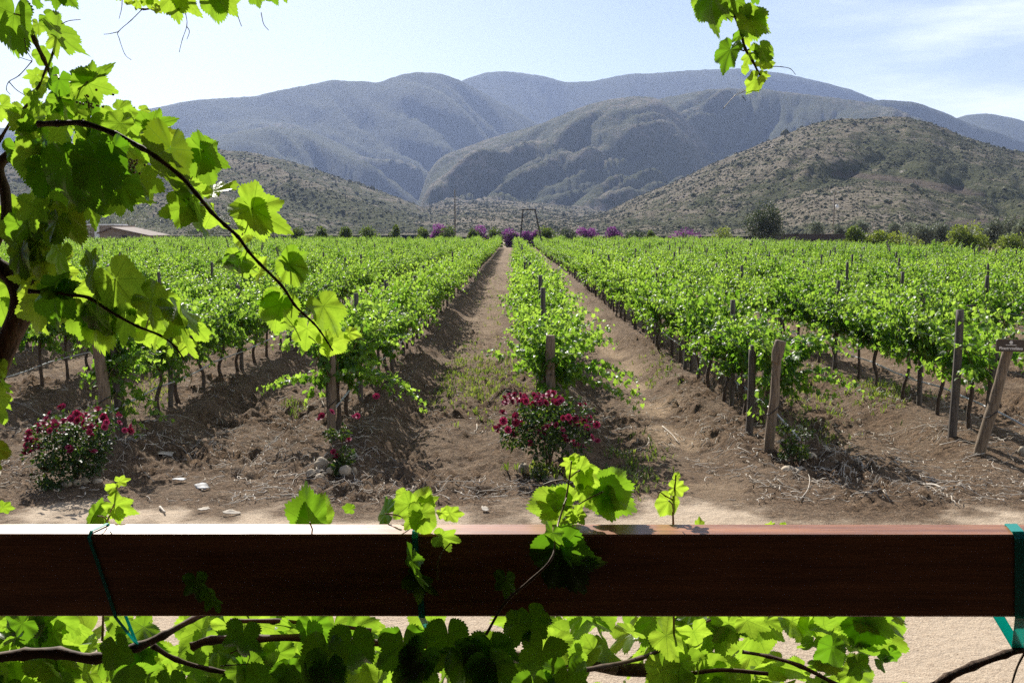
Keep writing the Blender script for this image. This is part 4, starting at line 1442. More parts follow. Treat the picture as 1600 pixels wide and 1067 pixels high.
BG = 'purple bougainvilleas at the far end'
for i, (px, py, w, h, l) in enumerate([
    (685, 372, 26, 22, 'purple bougainvillea between two green bushes left of the tall pole foot'), (752, 373, 28, 20, 'purple bougainvillea just right of the tall thin pole'),
    (800, 374, 26, 16, 'purple bougainvillea straight behind the end of the centre path'), (822, 374, 18, 12, 'low purple bougainvillea seen inside the steel frame'),
    (838, 373, 18, 13, 'purple bougainvillea behind the right leg of the steel frame'), (917, 372, 34, 16, 'wide purple bougainvillea right of the steel frame'),
    (960, 371, 28, 16, 'domed purple bougainvillea with pale ground on both sides'), (1072, 371, 44, 12, 'low wide purple bougainvillea left of the round bright bush')]):
    far_bush(px, py, w * 0.86, h * 0.82, 136 + i % 3, 'bougainvillea', M_boug, l, 'bougainvillea', BG, 1000 + i, mat2=M_bush, leaf=0.26, n=1500, lumps=12)
GB = 'green bushes along the far end of the vineyard'
for i, (px, py, w, h, m, l) in enumerate([
    (461, 372, 20, 16, M_bush, 'round green bush leftmost of the row under the left hill'), (500, 372, 18, 17, M_bush, 'round green bush second from left under the left hill'),
    (540, 372, 18, 17, M_bush, 'round green bush third from left under the left hill'), (579, 372, 25, 19, M_bush, 'wide round green bush beside red flowers under the left hill'),
    (618, 372, 18, 20, M_bush, 'tall narrow green bush with orange flowers beside it'), (659, 372, 20, 16, M_bush, 'green bush left of the purple bougainvillea near the tall pole'),
    (699, 372, 24, 20, M_bush, 'dark green bush between bougainvillea and the tall pole'), (738, 372, 16, 12, M_bush, 'low green bush right of the tall pole'),
    (774, 373, 22, 18, M_bush, 'olive green bush between two bougainvilleas left of the path end'), (855, 374, 24, 16, M_bush, 'dark green bush right of the steel frame'),
    (884, 372, 30, 12, M_dark, 'low dull brush left of the wide bougainvillea'), (992, 371, 26, 9, M_dark, 'low grey brush right of the domed bougainvillea'), (1016, 371, 14, 10, M_bush, 'tiny green bush standing alone on the pale ground'),
    (1125, 370, 26, 14, M_lime, 'round bright green bush left of the grey tree'), (1337, 376, 34, 20, M_bush, 'dark round bush at the right end of the low dark wall'),
    (1370, 378, 36, 16, M_lime, 'spreading bright bush beside the dark round bush'), (1408, 380, 46, 14, M_lime, 'low yellow brown bush left of the grey olives'),
    (1496, 384, 42, 32, M_lime, 'tall bright green bush left one of the joined pair'), (1518, 384, 44, 30, M_lime, 'tall bright green bush right one of the joined pair'),
    (1575, 388, 44, 22, M_lime, 'yellow green bush low at the far right edge')]):
    far_bush(px + rng.normal(0, 2), py, w * rng.uniform(0.75, 1.1), h * rng.uniform(0.72, 1.0), 134 + (i % 3) * 2 if px < 1200 else 92, 'green_bush', m, l, 'bush', GB, 1040 + i, leaf=0.24 if px < 1200 else 0.20, n=1600 if px < 1200 else 3000, lumps=12)
OL = 'grey olive trees on the right'
for i, (px, py, w, h, Y, l) in enumerate([
    (1440, 378, 30, 24, 120, 'small grey olive tree left of the bright pair of bushes'), (1466, 378, 34, 27, 124, 'rounded grey olive tree directly left of bright bushes'), (1548, 376, 34, 30, 118, 'grey olive tree right of the bright pair of bushes'),
    (1578, 372, 38, 32, 130, 'tall grey olive tree behind the yellow green bush'), (1600, 378, 36, 34, 112, 'grey olive tree cut by the right picture edge'), (1425, 366, 22, 16, 170, 'tiny grey olive tree on the pale slope track'),
    (1395, 366, 22, 16, 175, 'pale olive tree below the end of the hill cutting'), (1345, 362, 26, 14, 180, 'hazy olive tree just right of the power pole'), (1312, 366, 18, 12, 182, 'rust tinged small tree at the foot of the power pole'),
    (1275, 362, 24, 14, 185, 'hazy olive tree just left of the power pole')]):
    far_bush(px, py, w, h, Y, 'olive_tree', M_olive, l, 'tree', OL, 1080 + i, leaf=0.26, n=2400, lumps=12, trunk=0.12)
far_bush(1195, 370, 50, 46, 140, 'feathery_tree', M_dark, 'feathery grey green tree standing alone above the vines', 'tree', None, 1101, leaf=0.24, n=6000, lumps=22, trunk=0.10)
far_bush(208, 372, 80, 54, 215, 'willow_tree', M_olive, 'big soft green tree behind the tiled roof house', 'tree', None, 1102, leaf=0.3, n=2200, lumps=14, trunk=0.12)
far_bush(372, 372, 52, 62, 235, 'dark_tree', M_dark, 'dark rounded tree behind the hanging cane, left hillside foot', 'tree', None, 1103, leaf=0.3, n=1800, lumps=12, trunk=0.14)
far_bush(322, 374, 60, 26, 225, 'dark_tree', M_dark, 'low dark tree right of the tiled roof house', 'tree', None, 1104, leaf=0.3, n=1200, lumps=10, trunk=0.1)
far_bush(128, 372, 30, 26, 150, 'dark_tree', M_dark, 'dark bushy tree left of the tiled roof house', 'tree', None, 1105, leaf=0.2, n=1000, lumps=8, trunk=0.1)
far_bush(425, 373, 26, 20, 200, 'dark_tree', M_dark, 'dark small tree under the big bright hanging leaf', 'tree', None, 1106, leaf=0.22, n=800, lumps=8, trunk=0.1)

# tall thin pole and power pole
x = at(711, 360, 138)[0]
V, F_ = tube_geo(np.array([(0, 0, -0.5), (0.01, 0, 4), (0, 0, at(711, 296, 138)[2])]), [0.13, 0.11, 0.09], 8)
tag(mesh_obj('wooden_pole', V, F_, M_pole, loc=(x, 138, 0)), 'tall thin bare pole behind the left rows', 'pole')
x = at(1302, 360, 190)[0]
root = empty('power_pole', (x, 190, 0))
ht = at(1302, 300, 190)[2]
V, F_ = tube_geo(np.array([(0, 0, -0.5), (0, 0, ht / 2), (0, 0, ht)]), [0.14, 0.12, 0.10], 8)
mesh_obj('pole_shaft', V, F_, M_pole, root)
for zc, wd in ((ht - 0.25, 1.3), (ht - 1.6, 1.1)):
    V, F_ = box_geo((0, -0.16, zc), (wd, 0.1, 0.12))
    mesh_obj('cross_arm', V, F_, M_pole, root, smooth_=False)
    for sx in (-0.45, 0.45):
        V, F_ = tube_geo(np.array([(sx * wd, -0.16, zc + 0.06), (sx * wd, -0.16, zc + 0.18), (sx * wd, -0.16, zc + 0.3)]), [0.05, 0.08, 0.04], 8)
        mesh_obj('insulator', V, F_, M_white, root)
V, F_ = tube_geo(np.array([(0.5, -0.1, ht - 3.4), (0.5, -0.1, ht - 2.9), (0.5, -0.1, ht - 2.4)]), [0.26, 0.28, 0.24], 12)
mesh_obj('transformer', V, F_, M_white, root)
V, F_ = box_geo((0.22, -0.1, ht - 2.9), (0.5, 0.06, 0.08))
mesh_obj('bracket', V, F_, M_rust, root, smooth_=False)
tag(root, 'power pole with cross arms and pale transformer below right hill', 'power pole')

# steel frame over the alley
Yg = 100.0
pl0, pl1 = at(811, 392, Yg), at(817, 327, Yg)
pr0, pr1 = at(851, 392, Yg), at(836, 328, Yg)
pl0[2] = pr0[2] = -0.2
root = empty('steel_frame', (float(pl0[0]), Yg, 0))
o0 = np.array([pl0[0], Yg, 0])
for a, b_, nm, r in ((pl0, pl1, 'leg', 0.075), (pr0, pr1, 'leg', 0.075), (pl1 + np.array([-0.1, 0, 0]), pr1 + np.array([0.1, 0, 0]), 'crossbar', 0.07), (at(817, 341, Yg), at(829, 330, Yg), 'brace', 0.035)):
    P = np.array([a, (a + b_) / 2, b_]) - o0
    V, F_ = tube_geo(P, [r], 8)
    mesh_obj(nm, V, F_, M_rust, root)
tag(root, 'dark steel trapezoid frame spanning the centre alley near its far end', 'frame')

# low dark wall, houses
Yw = 150.0
a, b_ = at(1205, 372, Yw), at(1345, 374, Yw)
zt = at(1270, 366.5, Yw)[2]
root = empty('low_wall', (float(a[0]), Yw, 0))
V, F_ = box_geo(((b_[0] - a[0]) / 2, 0, zt / 2 - 0.2), (b_[0] - a[0], 0.3, zt + 0.4))
mesh_obj('wall_body', V, F_, M_rust, root, smooth_=False)
V, F_ = box_geo(((b_[0] - a[0]) / 2, 0, zt + 0.04), (b_[0] - a[0] + 0.1, 0.36, 0.08))
mesh_obj('coping', V, F_, M_rust, root, smooth_=False)
tag(root, 'long low dark wall behind the vines beneath the power pole', 'wall')

Yh = 165.0
root = empty('tiled_house', (float(at(192, 370, Yh)[0]), Yh, 0))
xl, xr, xa = (at(v, 365, Yh)[0] - root.location.x for v in (157, 236, 176))
ze, za = at(200, 367.5, Yh)[2], at(176, 355, Yh)[2]
dp = 9.0
V = np.array([(xl, 0, -0.3), (xr - 0.5, 0, -0.3), (xr - 0.5, 0, ze - 0.1), (xa, 0, za - 0.18), (xl, 0, ze + 0.3),
              (xl, dp, -0.3), (xr - 0.5, dp, -0.3), (xr - 0.5, dp, ze - 0.1), (xa, dp, za - 0.18), (xl, dp, ze + 0.3)], float)
F_ = [(0, 1, 2, 3, 4), (9, 8, 7, 6, 5), (0, 5, 6, 1), (1, 6, 7, 2), (4, 9, 5, 0), (2, 7, 8, 3), (3, 8, 9, 4)]
mesh_obj('wall', V, F_, M_plaster, root, smooth_=False)


def slab(p0, p1, y0, y1, t):
    V = np.array([(p0[0], y0, p0[1]), (p1[0], y0, p1[1]), (p1[0], y1, p1[1]), (p0[0], y1, p0[1])], float)
    V = np.vstack([V, V + np.array([0, 0, t])])
    return V, [(3, 2, 1, 0), (4, 5, 6, 7), (0, 1, 5, 4), (1, 2, 6, 5), (2, 3, 7, 6), (3, 0, 4, 7)]


V, F_ = slab((xa, za - 0.13), (xr, ze - 0.2), -0.7, dp + 0.7, 0.16)
mesh_obj('roof', V, F_, M_roof, root, smooth_=False)
V, F_ = slab((xl - 0.4, ze + 0.2), (xa, za - 0.13), -0.7, dp + 0.7, 0.16)
mesh_obj('roof', V, F_, M_roof, root, smooth_=False)
V, F_ = box_geo((0.4, -0.03, 0.9), (1.0, 0.08, 1.1))
f = mesh_obj('window', V, F_, M_rust, root, smooth_=False)
tag(root, 'low house with a wide brown tiled gable roof', 'house', 'houses behind the left vines')
Yh2 = 180.0
x0, x1 = at(136, 365, Yh2)[0], at(192, 365, Yh2)[0]
root = empty('flat_roof_house', (float((x0 + x1) / 2), Yh2, 0))
hz_ = at(160, 350, Yh2)[2]
V, F_ = box_geo((0, 3, hz_ / 2 - 0.3), (x1 - x0, 6, hz_))
mesh_obj('wall', V, F_, M_plaster, root, smooth_=False)
V, F_ = box_geo((-0.8, 3, hz_ - 0.15), ((x1 - x0) * 0.8, 6.4, 0.25))
mesh_obj('roof', V, F_, M_white, root, smooth_=False)
V, F_ = box_geo((-1.3, -0.3, hz_ / 2 - 0.3), (0.7, 0.5, hz_ - 0.1))
mesh_obj('pillar', V, F_, M_white, root, smooth_=False)
V, F_ = box_geo((1.2, -0.03, 1.2), (1.2, 0.08, 1.3))
mesh_obj('window', V, F_, M_rust, root, smooth_=False)
tag(root, 'flat roofed house with a white roof behind the tiled house', 'house', 'houses behind the left vines')

# ------------------------------------------------------------------ the porch and its rail
RAIL_Y = 1.70
ztop, zbot = at(800, 835, RAIL_Y)[2], at(800, 963.5, RAIL_Y)[2]
yb = RAIL_Y
for yv in np.arange(RAIL_Y, RAIL_Y + 0.2, 0.001):
    if project(np.array([0, yv, ztop]))[1] < 818.5:
        yb = yv
        break
rail = empty('wooden_rail', (0, RAIL_Y, zbot))
V, F_ = box_geo((0, (yb - RAIL_Y) / 2, (ztop - zbot) / 2), (5.2, yb - RAIL_Y, ztop - zbot), 0.003)
mesh_obj('rail_beam', V, F_, M_beam, rail, smooth_=False)
for sx in (-1.35, 1.35):
    V, F_ = box_geo((sx, (yb - RAIL_Y) + 0.052, (0.95 - zbot) / 2 + (ztop - zbot) / 2), (0.1, 0.1, ztop - 0.95))
    mesh_obj('rail_post', V, F_, M_beam, rail, smooth_=False)
tag(rail, 'thick reddish brown wooden porch rail across the foreground', 'rail')
V, F_ = box_geo((0, -1.2, 0.45), (9.0, 6.6, 1.0))
kind(mesh_obj('porch_floor', V, F_, M_porch, smooth_=False), 'structure', 'dark boarded porch floor behind the rail', 'floor')
V, F_ = box_geo((0, -3.6, 2.4), (9.0, 0.2, 2.9))
kind(mesh_obj('porch_wall', V, F_, M_porch, smooth_=False), 'structure', 'dark house wall behind the porch', 'wall')
for sx in (-1, 1):  # side walls added out of view to block sky light on the beam
    V, F_ = box_geo((sx * 4.4, -1.1, 2.3), (0.2, 4.9, 2.7))
    kind(mesh_obj('porch_wall', V, F_, M_porch, smooth_=False), 'structure', 'added unseen side wall that keeps side light off the porch', 'wall')
V, F_ = box_geo((0, -0.75, 3.75), (9.0, 6.0, 0.12))
kind(mesh_obj('porch_roof', V, F_, M_porch, smooth_=False), 'structure', 'dark board roof over the porch', 'roof')


# ------------------------------------------------------------------ foreground vines, leaf by leaf
def hero_leaves(rows, seed):
    """rows: (px, py of the petiole joint, length px, tip angle in the picture, distance, tilt, roll, tone, old[, shape])."""
    r_ = np.random.default_rng(seed)
    pos, tip, nrm, size, tone_, old, which = [], [], [], [], [], [], []
    for row in rows:
        px, py, L, ang, Y, tilt, roll, tn, od = row[:9]
        p = at(px, py, Y)
        if len(row) > 11:
            tilt, roll = tilt + r_.normal(0, 16), roll + r_.normal(0, 22)
        a = R(ang)
        d0 = math.cos(a) * RIGHT - math.sin(a) * UP
        n0 = -FWD
        x0 = np.cross(d0, n0)
        ct, st = math.cos(R(tilt)), math.sin(R(tilt))
        d1 = d0 * ct - n0 * st
        n1 = n0 * ct + d0 * st
        cr, sr = math.cos(R(roll)), math.sin(R(roll))
        n2 = n1 * cr + x0 * sr
        pos.append(p)
        tip.append(d1)
        nrm.append(n2)
        size.append((row[10] if len(row) > 10 else (0.80 if py < 830 else 0.82)) * L * Y / 1555.6)
        tone_.append(tn)
        old.append(od)
        which.append(row[9] if len(row) > 9 and row[9] is not None else r_.integers(0, len(HERO)))
    fr = frames(np.array(tip), np.array(nrm))
    return leaf_cloud(np.array(pos), fr, np.array(size), np.array(tone_), HERO, np.array(which), np.array(old))


def cane(pts, r, sides=8, rough=0.08, seed=1, Y=None, n=6):
    """pts: (px, py[, distance]); r radii in pixels of the photograph."""
    P, rr = [], []
    for q in pts:
        Yq = q[2] if len(q) > 2 else Y
        P.append(at(q[0], q[1], Yq))
    s = (Y or pts[0][2]) / 1555.6
    C_ = catmull(P, n)
    base_r = np.interp(np.linspace(0, 1, len(C_)), np.linspace(0, 1, len(r)), r) * s
    q = np.arange(len(C_)) % n
    q = np.minimum(q, n - q)
    if len(P) > 3:
        base_r = base_r * np.where(q == 0, 1.28, np.where(q == 1, 1.05, 0.95))
    return tube_geo(C_, base_r, sides, rough, seed)


def petiole(a, b_, Ya, Yb, r=1.3):
    m_ = ((a[0] + b_[0]) / 2 + 2, (a[1] + b_[1]) / 2 - 3)
    return tube_geo(catmull([at(a[0], a[1], Ya), at(m_[0], m_[1], (Ya + Yb) / 2), at(b_[0], b_[1], Yb)], 4), np.array([r, r * 0.8]) * Ya / 1555.6, 5)


def foliage(root, rows, seed, name='foliage'):
    V, F_, uv, T, O_ = hero_leaves(rows, seed)
    return mesh_obj(name, V, F_, M_leaf, root, attrs={'tone': T, 'old': O_}, uv=uv)


def tendril(pts, Y, root, r=0.8, name='tendril'):
    V, F_ = cane(pts, [r, r * 0.6], 5, 0, 1, Y, 7)
    return mesh_obj(name, V, F_, M_shoot, root)


rl = np.random.default_rng(1234)


def scatter(n, x0, x1, y0, y1, Y0, Y1, L0, L1, a0, a1, t0, t1, tilt=30, roll=35, old=0.0, keep=None):
    out = []
    while len(out) < n:
        px, py = rl.uniform(x0, x1), rl.uniform(y0, y1)
        if keep is not None and not keep(px, py):
            continue
        out.append((px, py, rl.uniform(L0, L1), rl.uniform(a0, a1), rl.uniform(Y0, Y1), rl.normal(0, tilt), rl.normal(0, roll), rl.uniform(t0, t1), max(0, rl.normal(old, 0.08)) if old else 0.0))
    return out


# --- the old climbing vine at the left
YV = 1.86
climb = empty('climbing_grapevine', tuple(at(-30, 1067, YV + 0.1) * np.array([1, 1, 0]) + np.array([0, 0, 0.0])))
CO = np.array(climb.location)


def into(geo):
    return geo[0] - CO, geo[1]


def add_to(root, off, name, geo, mat):
    return mesh_obj(name, geo[0] - off, geo[1], mat, root)


base = np.array([CO[0], CO[1], -0.05])
Ptr = [base] + [at(a, b_, YV + 0.06) for a, b_ in ((-30, 1067), (-28, 960), (-24, 830), (-22, 720), (-14, 620), (8, 545), (34, 480), (22, 438), (-8, 412), (-10, 385), (8, 345), (8, 300), (-2, 262), (18, 238), (42, 212), (62, 194))]
V, F_ = tube_geo(catmull(Ptr, 8), np.array([24, 24, 22, 18, 12, 12, 16, 18, 15, 12, 9, 8, 8, 8, 7.5, 6.5, 5]) * 1.9 / 1555.6, 14, 0.16, 5)
mesh_obj('trunk', V - CO, F_, M_bark, climb)
add_to(climb, CO, 'pruned_stub', cane([(40, 470), (52, 450), (66, 420), (76, 399)], [11, 9, 8, 7.5], 10, 0.1, 7, YV + 0.03), M_bark)
c1 = [(60, 194), (90, 193), (130, 193), (180, 210), (222, 232), (243, 245), (283, 276), (306, 302), (330, 331), (352, 352), (372, 370), (388, 392), (406, 412), (440, 446), (460, 476), (475, 491), (490, 505), (500, 517), (512, 535), (520, 548)]
add_to(climb, CO, 'cane', cane([(a, b_, (1.66 - 0.06 * min(1, i / 5)) + 0.03 * i / 19) for i, (a, b_) in enumerate(c1)], [4.6, 4.0, 3.4, 2.9, 2.3, 1.8, 1.2], 8, 0.14, 11, 1.62), M_cane)
c2 = [(45, 455), (75, 457), (115, 461), (140, 466), (165, 482), (185, 494), (215, 510), (250, 524), (272, 540), (288, 562)]
add_to(climb, CO, 'cane', cane([(a, b_, 1.66) for i, (a, b_) in enumerate(c2)], [3.6, 2.8, 2.3, 1.9, 1.2], 8, 0.1, 12, 1.66), M_cane)
add_to(climb, CO, 'cane', cane([(36, -12, 1.75), (42, 30, 1.76), (55, 65, 1.78), (68, 92, 1.8), (82, 122, 1.82)], [3.6, 3.8, 3.2, 2.8], 8, 0.1, 13, 1.8), M_cane)
add_to(climb, CO, 'cane', cane([(88, 55, 1.78), (82, 85, 1.8), (72, 108, 1.82), (58, 140, 1.84), (38, 170, 1.86), (18, 190, 1.88), (2, 215, 1.9), (-8, 235, 1.9)], [1.6, 2, 2.4, 3], 8, 0.08, 14, 1.8), M_cane)
add_to(climb, CO, 'cane', cane([(14, 240), (40, 239), (75, 236), (100, 226), (130, 230), (160, 240)], [5, 4, 3, 2], 8, 0.12, 15, YV + 0.02), M_cane)
add_to(climb, CO, 'cane', cane([(62, 345), (55, 365), (40, 385), (18, 405)], [2, 2.4, 2.6], 8, 0.1, 16, YV + 0.05), M_cane)

L1 = [  # along the long hanging cane
    (266, 232, 108, 109, 1.64, 18, -8, 0.0, 0.45, 4), (318, 236, 66, 32, 1.70, 10, -25, 0.25, 0, 2), (314, 236, 62, 75, 1.715, 15, 20, 0.3, 0, 7), (290, 256, 27, -20, 1.86, 0, 10, 1.0, 0), (297, 283, 46, 42, 1.80, 15, 10, 0.62, 0), (334, 300, 46, -35, 1.80, 10, -10, 0.6, 0),
    (333, 330, 50, 66, 1.80, 0, 15, 0.75, 0), (302, 318, 84, 106, 1.70, 10, 10, 0.22, 0, 0), (298, 322, 60, 165, 1.715, 10, -30, 0.4, 0), (394, 326, 84, 32, 1.70, 0, 0, 0.66, 0, 2), (392, 328, 60, 80, 1.71, 8, 15, 0.62, 0, 4),
    (384, 368, 33, 150, 1.78, 0, 0, 0.85, 0), (376, 407, 60, 100, 1.70, 8, 12, 0.6, 0, 1), (372, 405, 56, 150, 1.69, 35, -45, 0.15, 0, 5), (405, 425, 34, -55, 1.80, 0, 0, 0.9, 0), (452, 410, 58, 32, 1.70, 35, -30, 0.3, 0, 5), (452, 412, 46, 68, 1.69, 0, 10, 0.55, 0),
    (440, 475, 64, 112, 1.68, 5, 12, 0.6, 0, 4), (434, 466, 52, 140, 1.685, 30, -50, 0.2, 0), (480, 513, 46, 100, 1.68, 5, 15, 0.65, 0), (505, 478, 58, 56, 1.66, 0, -5, 0.66, 0, 0), (513, 536, 46, -18, 1.68, 0, 0, 0.95, 0), (514, 534, 26, 108, 1.67, 0, 10, 1.0, 0), (436, 438, 20, -60, 1.78, 0, 0, 0.95, 0),
    (545, 520, 22, 10, 1.68, 0, 0, 1.0, 0)]
L2 = [  # along the lower cane
    (82, 447, 50, -5, 1.66, 30, 10, 0.08, 0, 5), (86, 458, 66, 96, 1.66, 10, 20, 0.05, 0), (75, 465, 74, 116, 1.78, 5, 8, 0.75, 0.3, 1), (100, 470, 66, 82, 1.76, 5, 18, 0.7, 0.3), (60, 470, 60, 100, 1.84, 0, 10, 0.8, 0.2), (95, 425, 32, 0, 1.9, 0, 0, 0.85, 0), (145, 425, 80, 84, 1.66, 10, 62, 0.3, 0), (120, 452, 40, 10, 1.85, 0, 0, 0.85, 0),
    (140, 410, 30, -60, 1.70, 0, 20, 0.4, 0), (180, 436, 84, 52, 1.70, -5, -5, 0.62, 0, 0), (176, 440, 56, 95, 1.74, 0, 30, 0.6, 0), (150, 492, 56, 92, 1.68, 5, 5, 0.7, 0, 4), (146, 490, 50, 125, 1.70, 20, -40, 0.2, 0), (196, 498, 54, 100, 1.70, 5, 5, 0.35, 0, 2), (158, 484, 74, 94, 1.715, 0, 0, 0.72, 0, 4), (132, 488, 60, 88, 1.72, 0, 0, 0.4, 0), (206, 504, 36, 25, 1.8, 0, 0, 0.9, 0), (222, 515, 34, 70, 1.8, 0, 0, 0.8, 0),
    (236, 470, 72, 42, 1.68, 0, 0, 0.62, 0, 8), (240, 462, 36, -30, 1.72, 40, -30, 0.15, 0), (275, 480, 66, 38, 1.67, 5, -5, 0.6, 0, 3), (280, 495, 54, 70, 1.66, 10, 20, 0.55, 0), (262, 520, 46, 85, 1.7, 0, 10, 0.5, 0), (288, 532, 40, 60, 1.68, 0, 0, 0.85, 0), (246, 520, 34, 100, 1.75, 0, 0, 0.8, 0), (310, 515, 30, 60, 1.68, 0, 20, 0.7, 0)]
L3 = [  # top left corner
    (22, 22, 72, 98, 1.72, 10, 10, 0.3, 0, 4), (30, 35, 48, 80, 1.76, 0, 15, 0.6, 0), (4, 5, 50, 110, 1.78, 0, 0, 0.2, 0), (50, -10, 30, 82, 1.72, 10, 20, 0.1, 0), (88, -14, 38, 80, 1.74, 10, 10, 0.15, 0), (100, -10, 34, 45, 1.74, 10, 10, 0.2, 0), (74, 26, 32, 30, 1.76, 0, 10, 0.3, 0), (60, 38, 22, 80, 1.78, 0, 0, 0.6, 0), (52, 50, 26, 110, 1.8, 0, 0, 0.5, 0),
    (88, 48, 74, 55, 1.74, 10, 38, 0.4, 0, 6), (90, 55, 44, 95, 1.78, 0, 10, 0.75, 0), (64, 84, 30, 60, 1.8, 0, 20, 0.4, 0), (56, 118, 24, 160, 1.82, 0, 0, 0.6, 0), (92, 124, 46, 112, 1.76, 5, 10, 0.06, 0), (106, 138, 40, 70, 1.8, 0, 10, 0.5, 0), (62, 134, 36, 120, 1.84, 0, 0, 0.95, 0), (60, 120, 34, 60, 1.86, 0, 0, 0.95, 0), (50, 150, 30, 100, 1.82, 0, 0, 0.6, 0),
    (137, 128, 62, -38, 1.72, 10, -15, 0.35, 0, 2), (137, 130, 58, 15, 1.73, 0, 10, 0.55, 0), (2, 165, 44, 62, 1.82, 0, 0, 0.7, 0), (48, 196, 34, 150, 1.8, 0, 0, 0.3, 0), (80, 165, 38, 130, 1.8, 0, 0, 0.4, 0), (95, 155, 44, 80, 1.78, 0, 10, 0.3, 0), (138, 155, 42, 60, 1.76, 0, 0, 0.06, 0), (235, 197, 54, -20, 1.72, 15, -15, 0.25, 0, 2), (238, 203, 48, 20, 1.74, 0, 20, 0.5, 0.5), (262, 210, 36, 20, 1.78, 0, 0, 0.4, 0.7), (222, 172, 16, -10, 1.86, 0, 0, 0.9, 0),
    (185, 172, 36, 10, 1.8, 0, 10, 0.5, 0), (196, 185, 44, 60, 1.78, 0, 10, 0.45, 0)]
# the dense mass round the fork
def mass(px, py):
    return (px / 275.0) ** 2 + ((py - 250) / 105.0) ** 2 < 1.0 and not (px > 215 and py < 180)


L4 = scatter(46, 40, 240, 155, 325, 1.68, 2.08, 48, 72, 50, 130, 0.25, 0.75, 20, 20, keep=mass)
L4 += scatter(8, 60, 215, 205, 300, 1.66, 1.80, 44, 68, 60, 125, 0.0, 0.2, 18, 20, keep=mass)
L4 += [(105, 255, 92, 100, 1.60, 12, 8, 0.0, 0.1, 4), (150, 250, 92, 88, 1.58, 14, -6, 0.0, 0.05, 0), (175, 235, 84, 95, 1.60, 18, 12, 0.0, 0, 8), (70, 265, 60, 100, 1.66, 10, 0, 0.0, 0), (130, 300, 60, 62, 1.66, 10, 0, 0.15, 0), (120, 235, 50, 70, 1.68, 10, 0, 0.05, 0), (25, 230, 50, 80, 1.72, 10, 0, 0.15, 0), (195, 230, 50, 40, 1.8, 0, 10, 0.7, 0), (215, 255, 46, 90, 1.84, 0, 0, 0.75, 0)]
L4 += scatter(24, 20, 92, 315, 430, 1.78, 1.98, 40, 64, 60, 140, 0.5, 0.95, 22, 22, 0.12)
L4 += scatter(7, 10, 95, 320, 400, 1.70, 1.84, 44, 62, 70, 130, 0.05, 0.35, 18, 25)
L4 += [(106, 334, 66, 84, 1.72, 5, 10, 0.45, 0.45, 4), (90, 345, 52, 110, 1.70, 5, 15, 0.1, 0.15), (60, 385, 60, 105, 1.8, 0, 0, 0.75, 0.3), (24, 440, 66, 100, 1.92, 0, 0, 0.55, 0.1), (0, 470, 70, 80, 1.94, 0, 0, 0.4, 0)]
L4 += [(-2, 618, 38, 60, 1.84, 0, 10, 0.7, 0), (-4, 640, 34, 80, 1.82, 0, 0, 0.6, 0), (4, 600, 26, 50, 1.86, 0, 0, 0.4, 0), (-6, 700, 34, 40, 1.7, 0, 0, 0.4, 0.7), (-4, 725, 24, 80, 1.7, 0, 0, 0.6, 0.6), (4, 792, 24, 10, 1.80, 0, 0, 0.5, 0), (-4, 570, 40, 100, 1.9, 0, 0, 0.6, 0)]
foliage(climb, [r_[:9] + (r_[9] if len(r_) > 9 else None, f_) + ((1,) if rows_ is not L4 else ()) for rows_, f_ in ((L1, 0.90), (L2, 0.90), (L3, 0.84), (L4, 0.78)) for r_ in rows_], 21)
climb_fol = [c for c in climb.children if c.name.startswith('foliage')][0]
climb_fol.matrix_parent_inverse.identity()
climb_fol.location = tuple(-CO)
pets = []
for (a, b_) in (((318, 236), (298, 282)), ((302, 318), (328, 332)), ((394, 326), (378, 368)), ((376, 407), (404, 420)), ((452, 410), (446, 448)), ((440, 475), (462, 488)), ((480, 513), (494, 518)), ((505, 478), (498, 504)), ((268, 288), (290, 284)), ((180, 436), (168, 478)), ((150, 492), (178, 497)), ((236, 470), (228, 514)), ((275, 480), (256, 526)), ((137, 128), (118, 148)), ((22, 22), (42, 36)), ((92, 124), (84, 118))):
    pets.append(petiole(a, b_, 1.70, 1.74))
for V, F_ in pets:
    mesh_obj('petiole', V - CO, F_, M_shoot, climb)
for pts in ([(38, 60), (42, 80), (50, 95), (30, 90)], [(50, 96), (30, 118), (14, 128), (10, 140), (16, 148)], [(14, 128), (25, 140), (40, 150)], [(96, 38), (108, 33), (126, 31)], [(515, 545), (535, 552), (555, 562)], [(525, 550), (528, 575), (538, 598)], [(500, 548), (493, 575), (492, 598)], [(560, 528), (575, 535), (585, 530)], [(286, 560), (293, 575), (300, 590), (292, 610)], [(305, 548), (307, 560), (298, 568)], [(290, 524), (278, 532), (262, 545), (236, 548)]):
    o = tendril(pts, 1.7, climb)
    o.location = tuple(-CO)
# two small unripe flower clusters
for (cx, cy, nb) in ((205, 258, 38), (140, 163, 22)):
    P = []
    for i in range(nb):
        q = at(cx + rl.normal(0, 9), cy + rl.normal(0, 8), 1.72 + rl.normal(0, 0.012))
        P.append((ICO2_V * 0.0022 + q - CO, ICO2_F))
    P.append((lambda g: (g[0] - CO, g[1]))(cane([(cx - 8, cy - 14), (cx, cy), (cx + 4, cy + 10)], [0.9, 0.6], 5, 0, 1, 1.72)))
    V, F_ = merge(P)
    mesh_obj('flower_cluster', V, F_, M_shoot, climb)
tag(climb, 'gnarled old grapevine climbing up the left side with arching leafy canes', 'grapevine')

# --- hanging shoots at the top
def hanging(name, label, stems, rows, tends, seed, origin):
    root = empty(name, tuple(origin))
    off = np.array(origin)
    for pts, r in stems:
        add_to(root, off, 'stem', cane(pts, r, 7, 0.06, seed, pts[0][2]), M_cane)
    f_ = foliage(root, rows, seed)
    f_.location = tuple(-off)
    for pts in tends:
        o_ = tendril(pts, stems[0][0][0][2], root, 0.7)
        o_.location = tuple(-off)
    tag(root, label, 'grape shoot', 'grape shoots hanging from the porch roof')
    return root


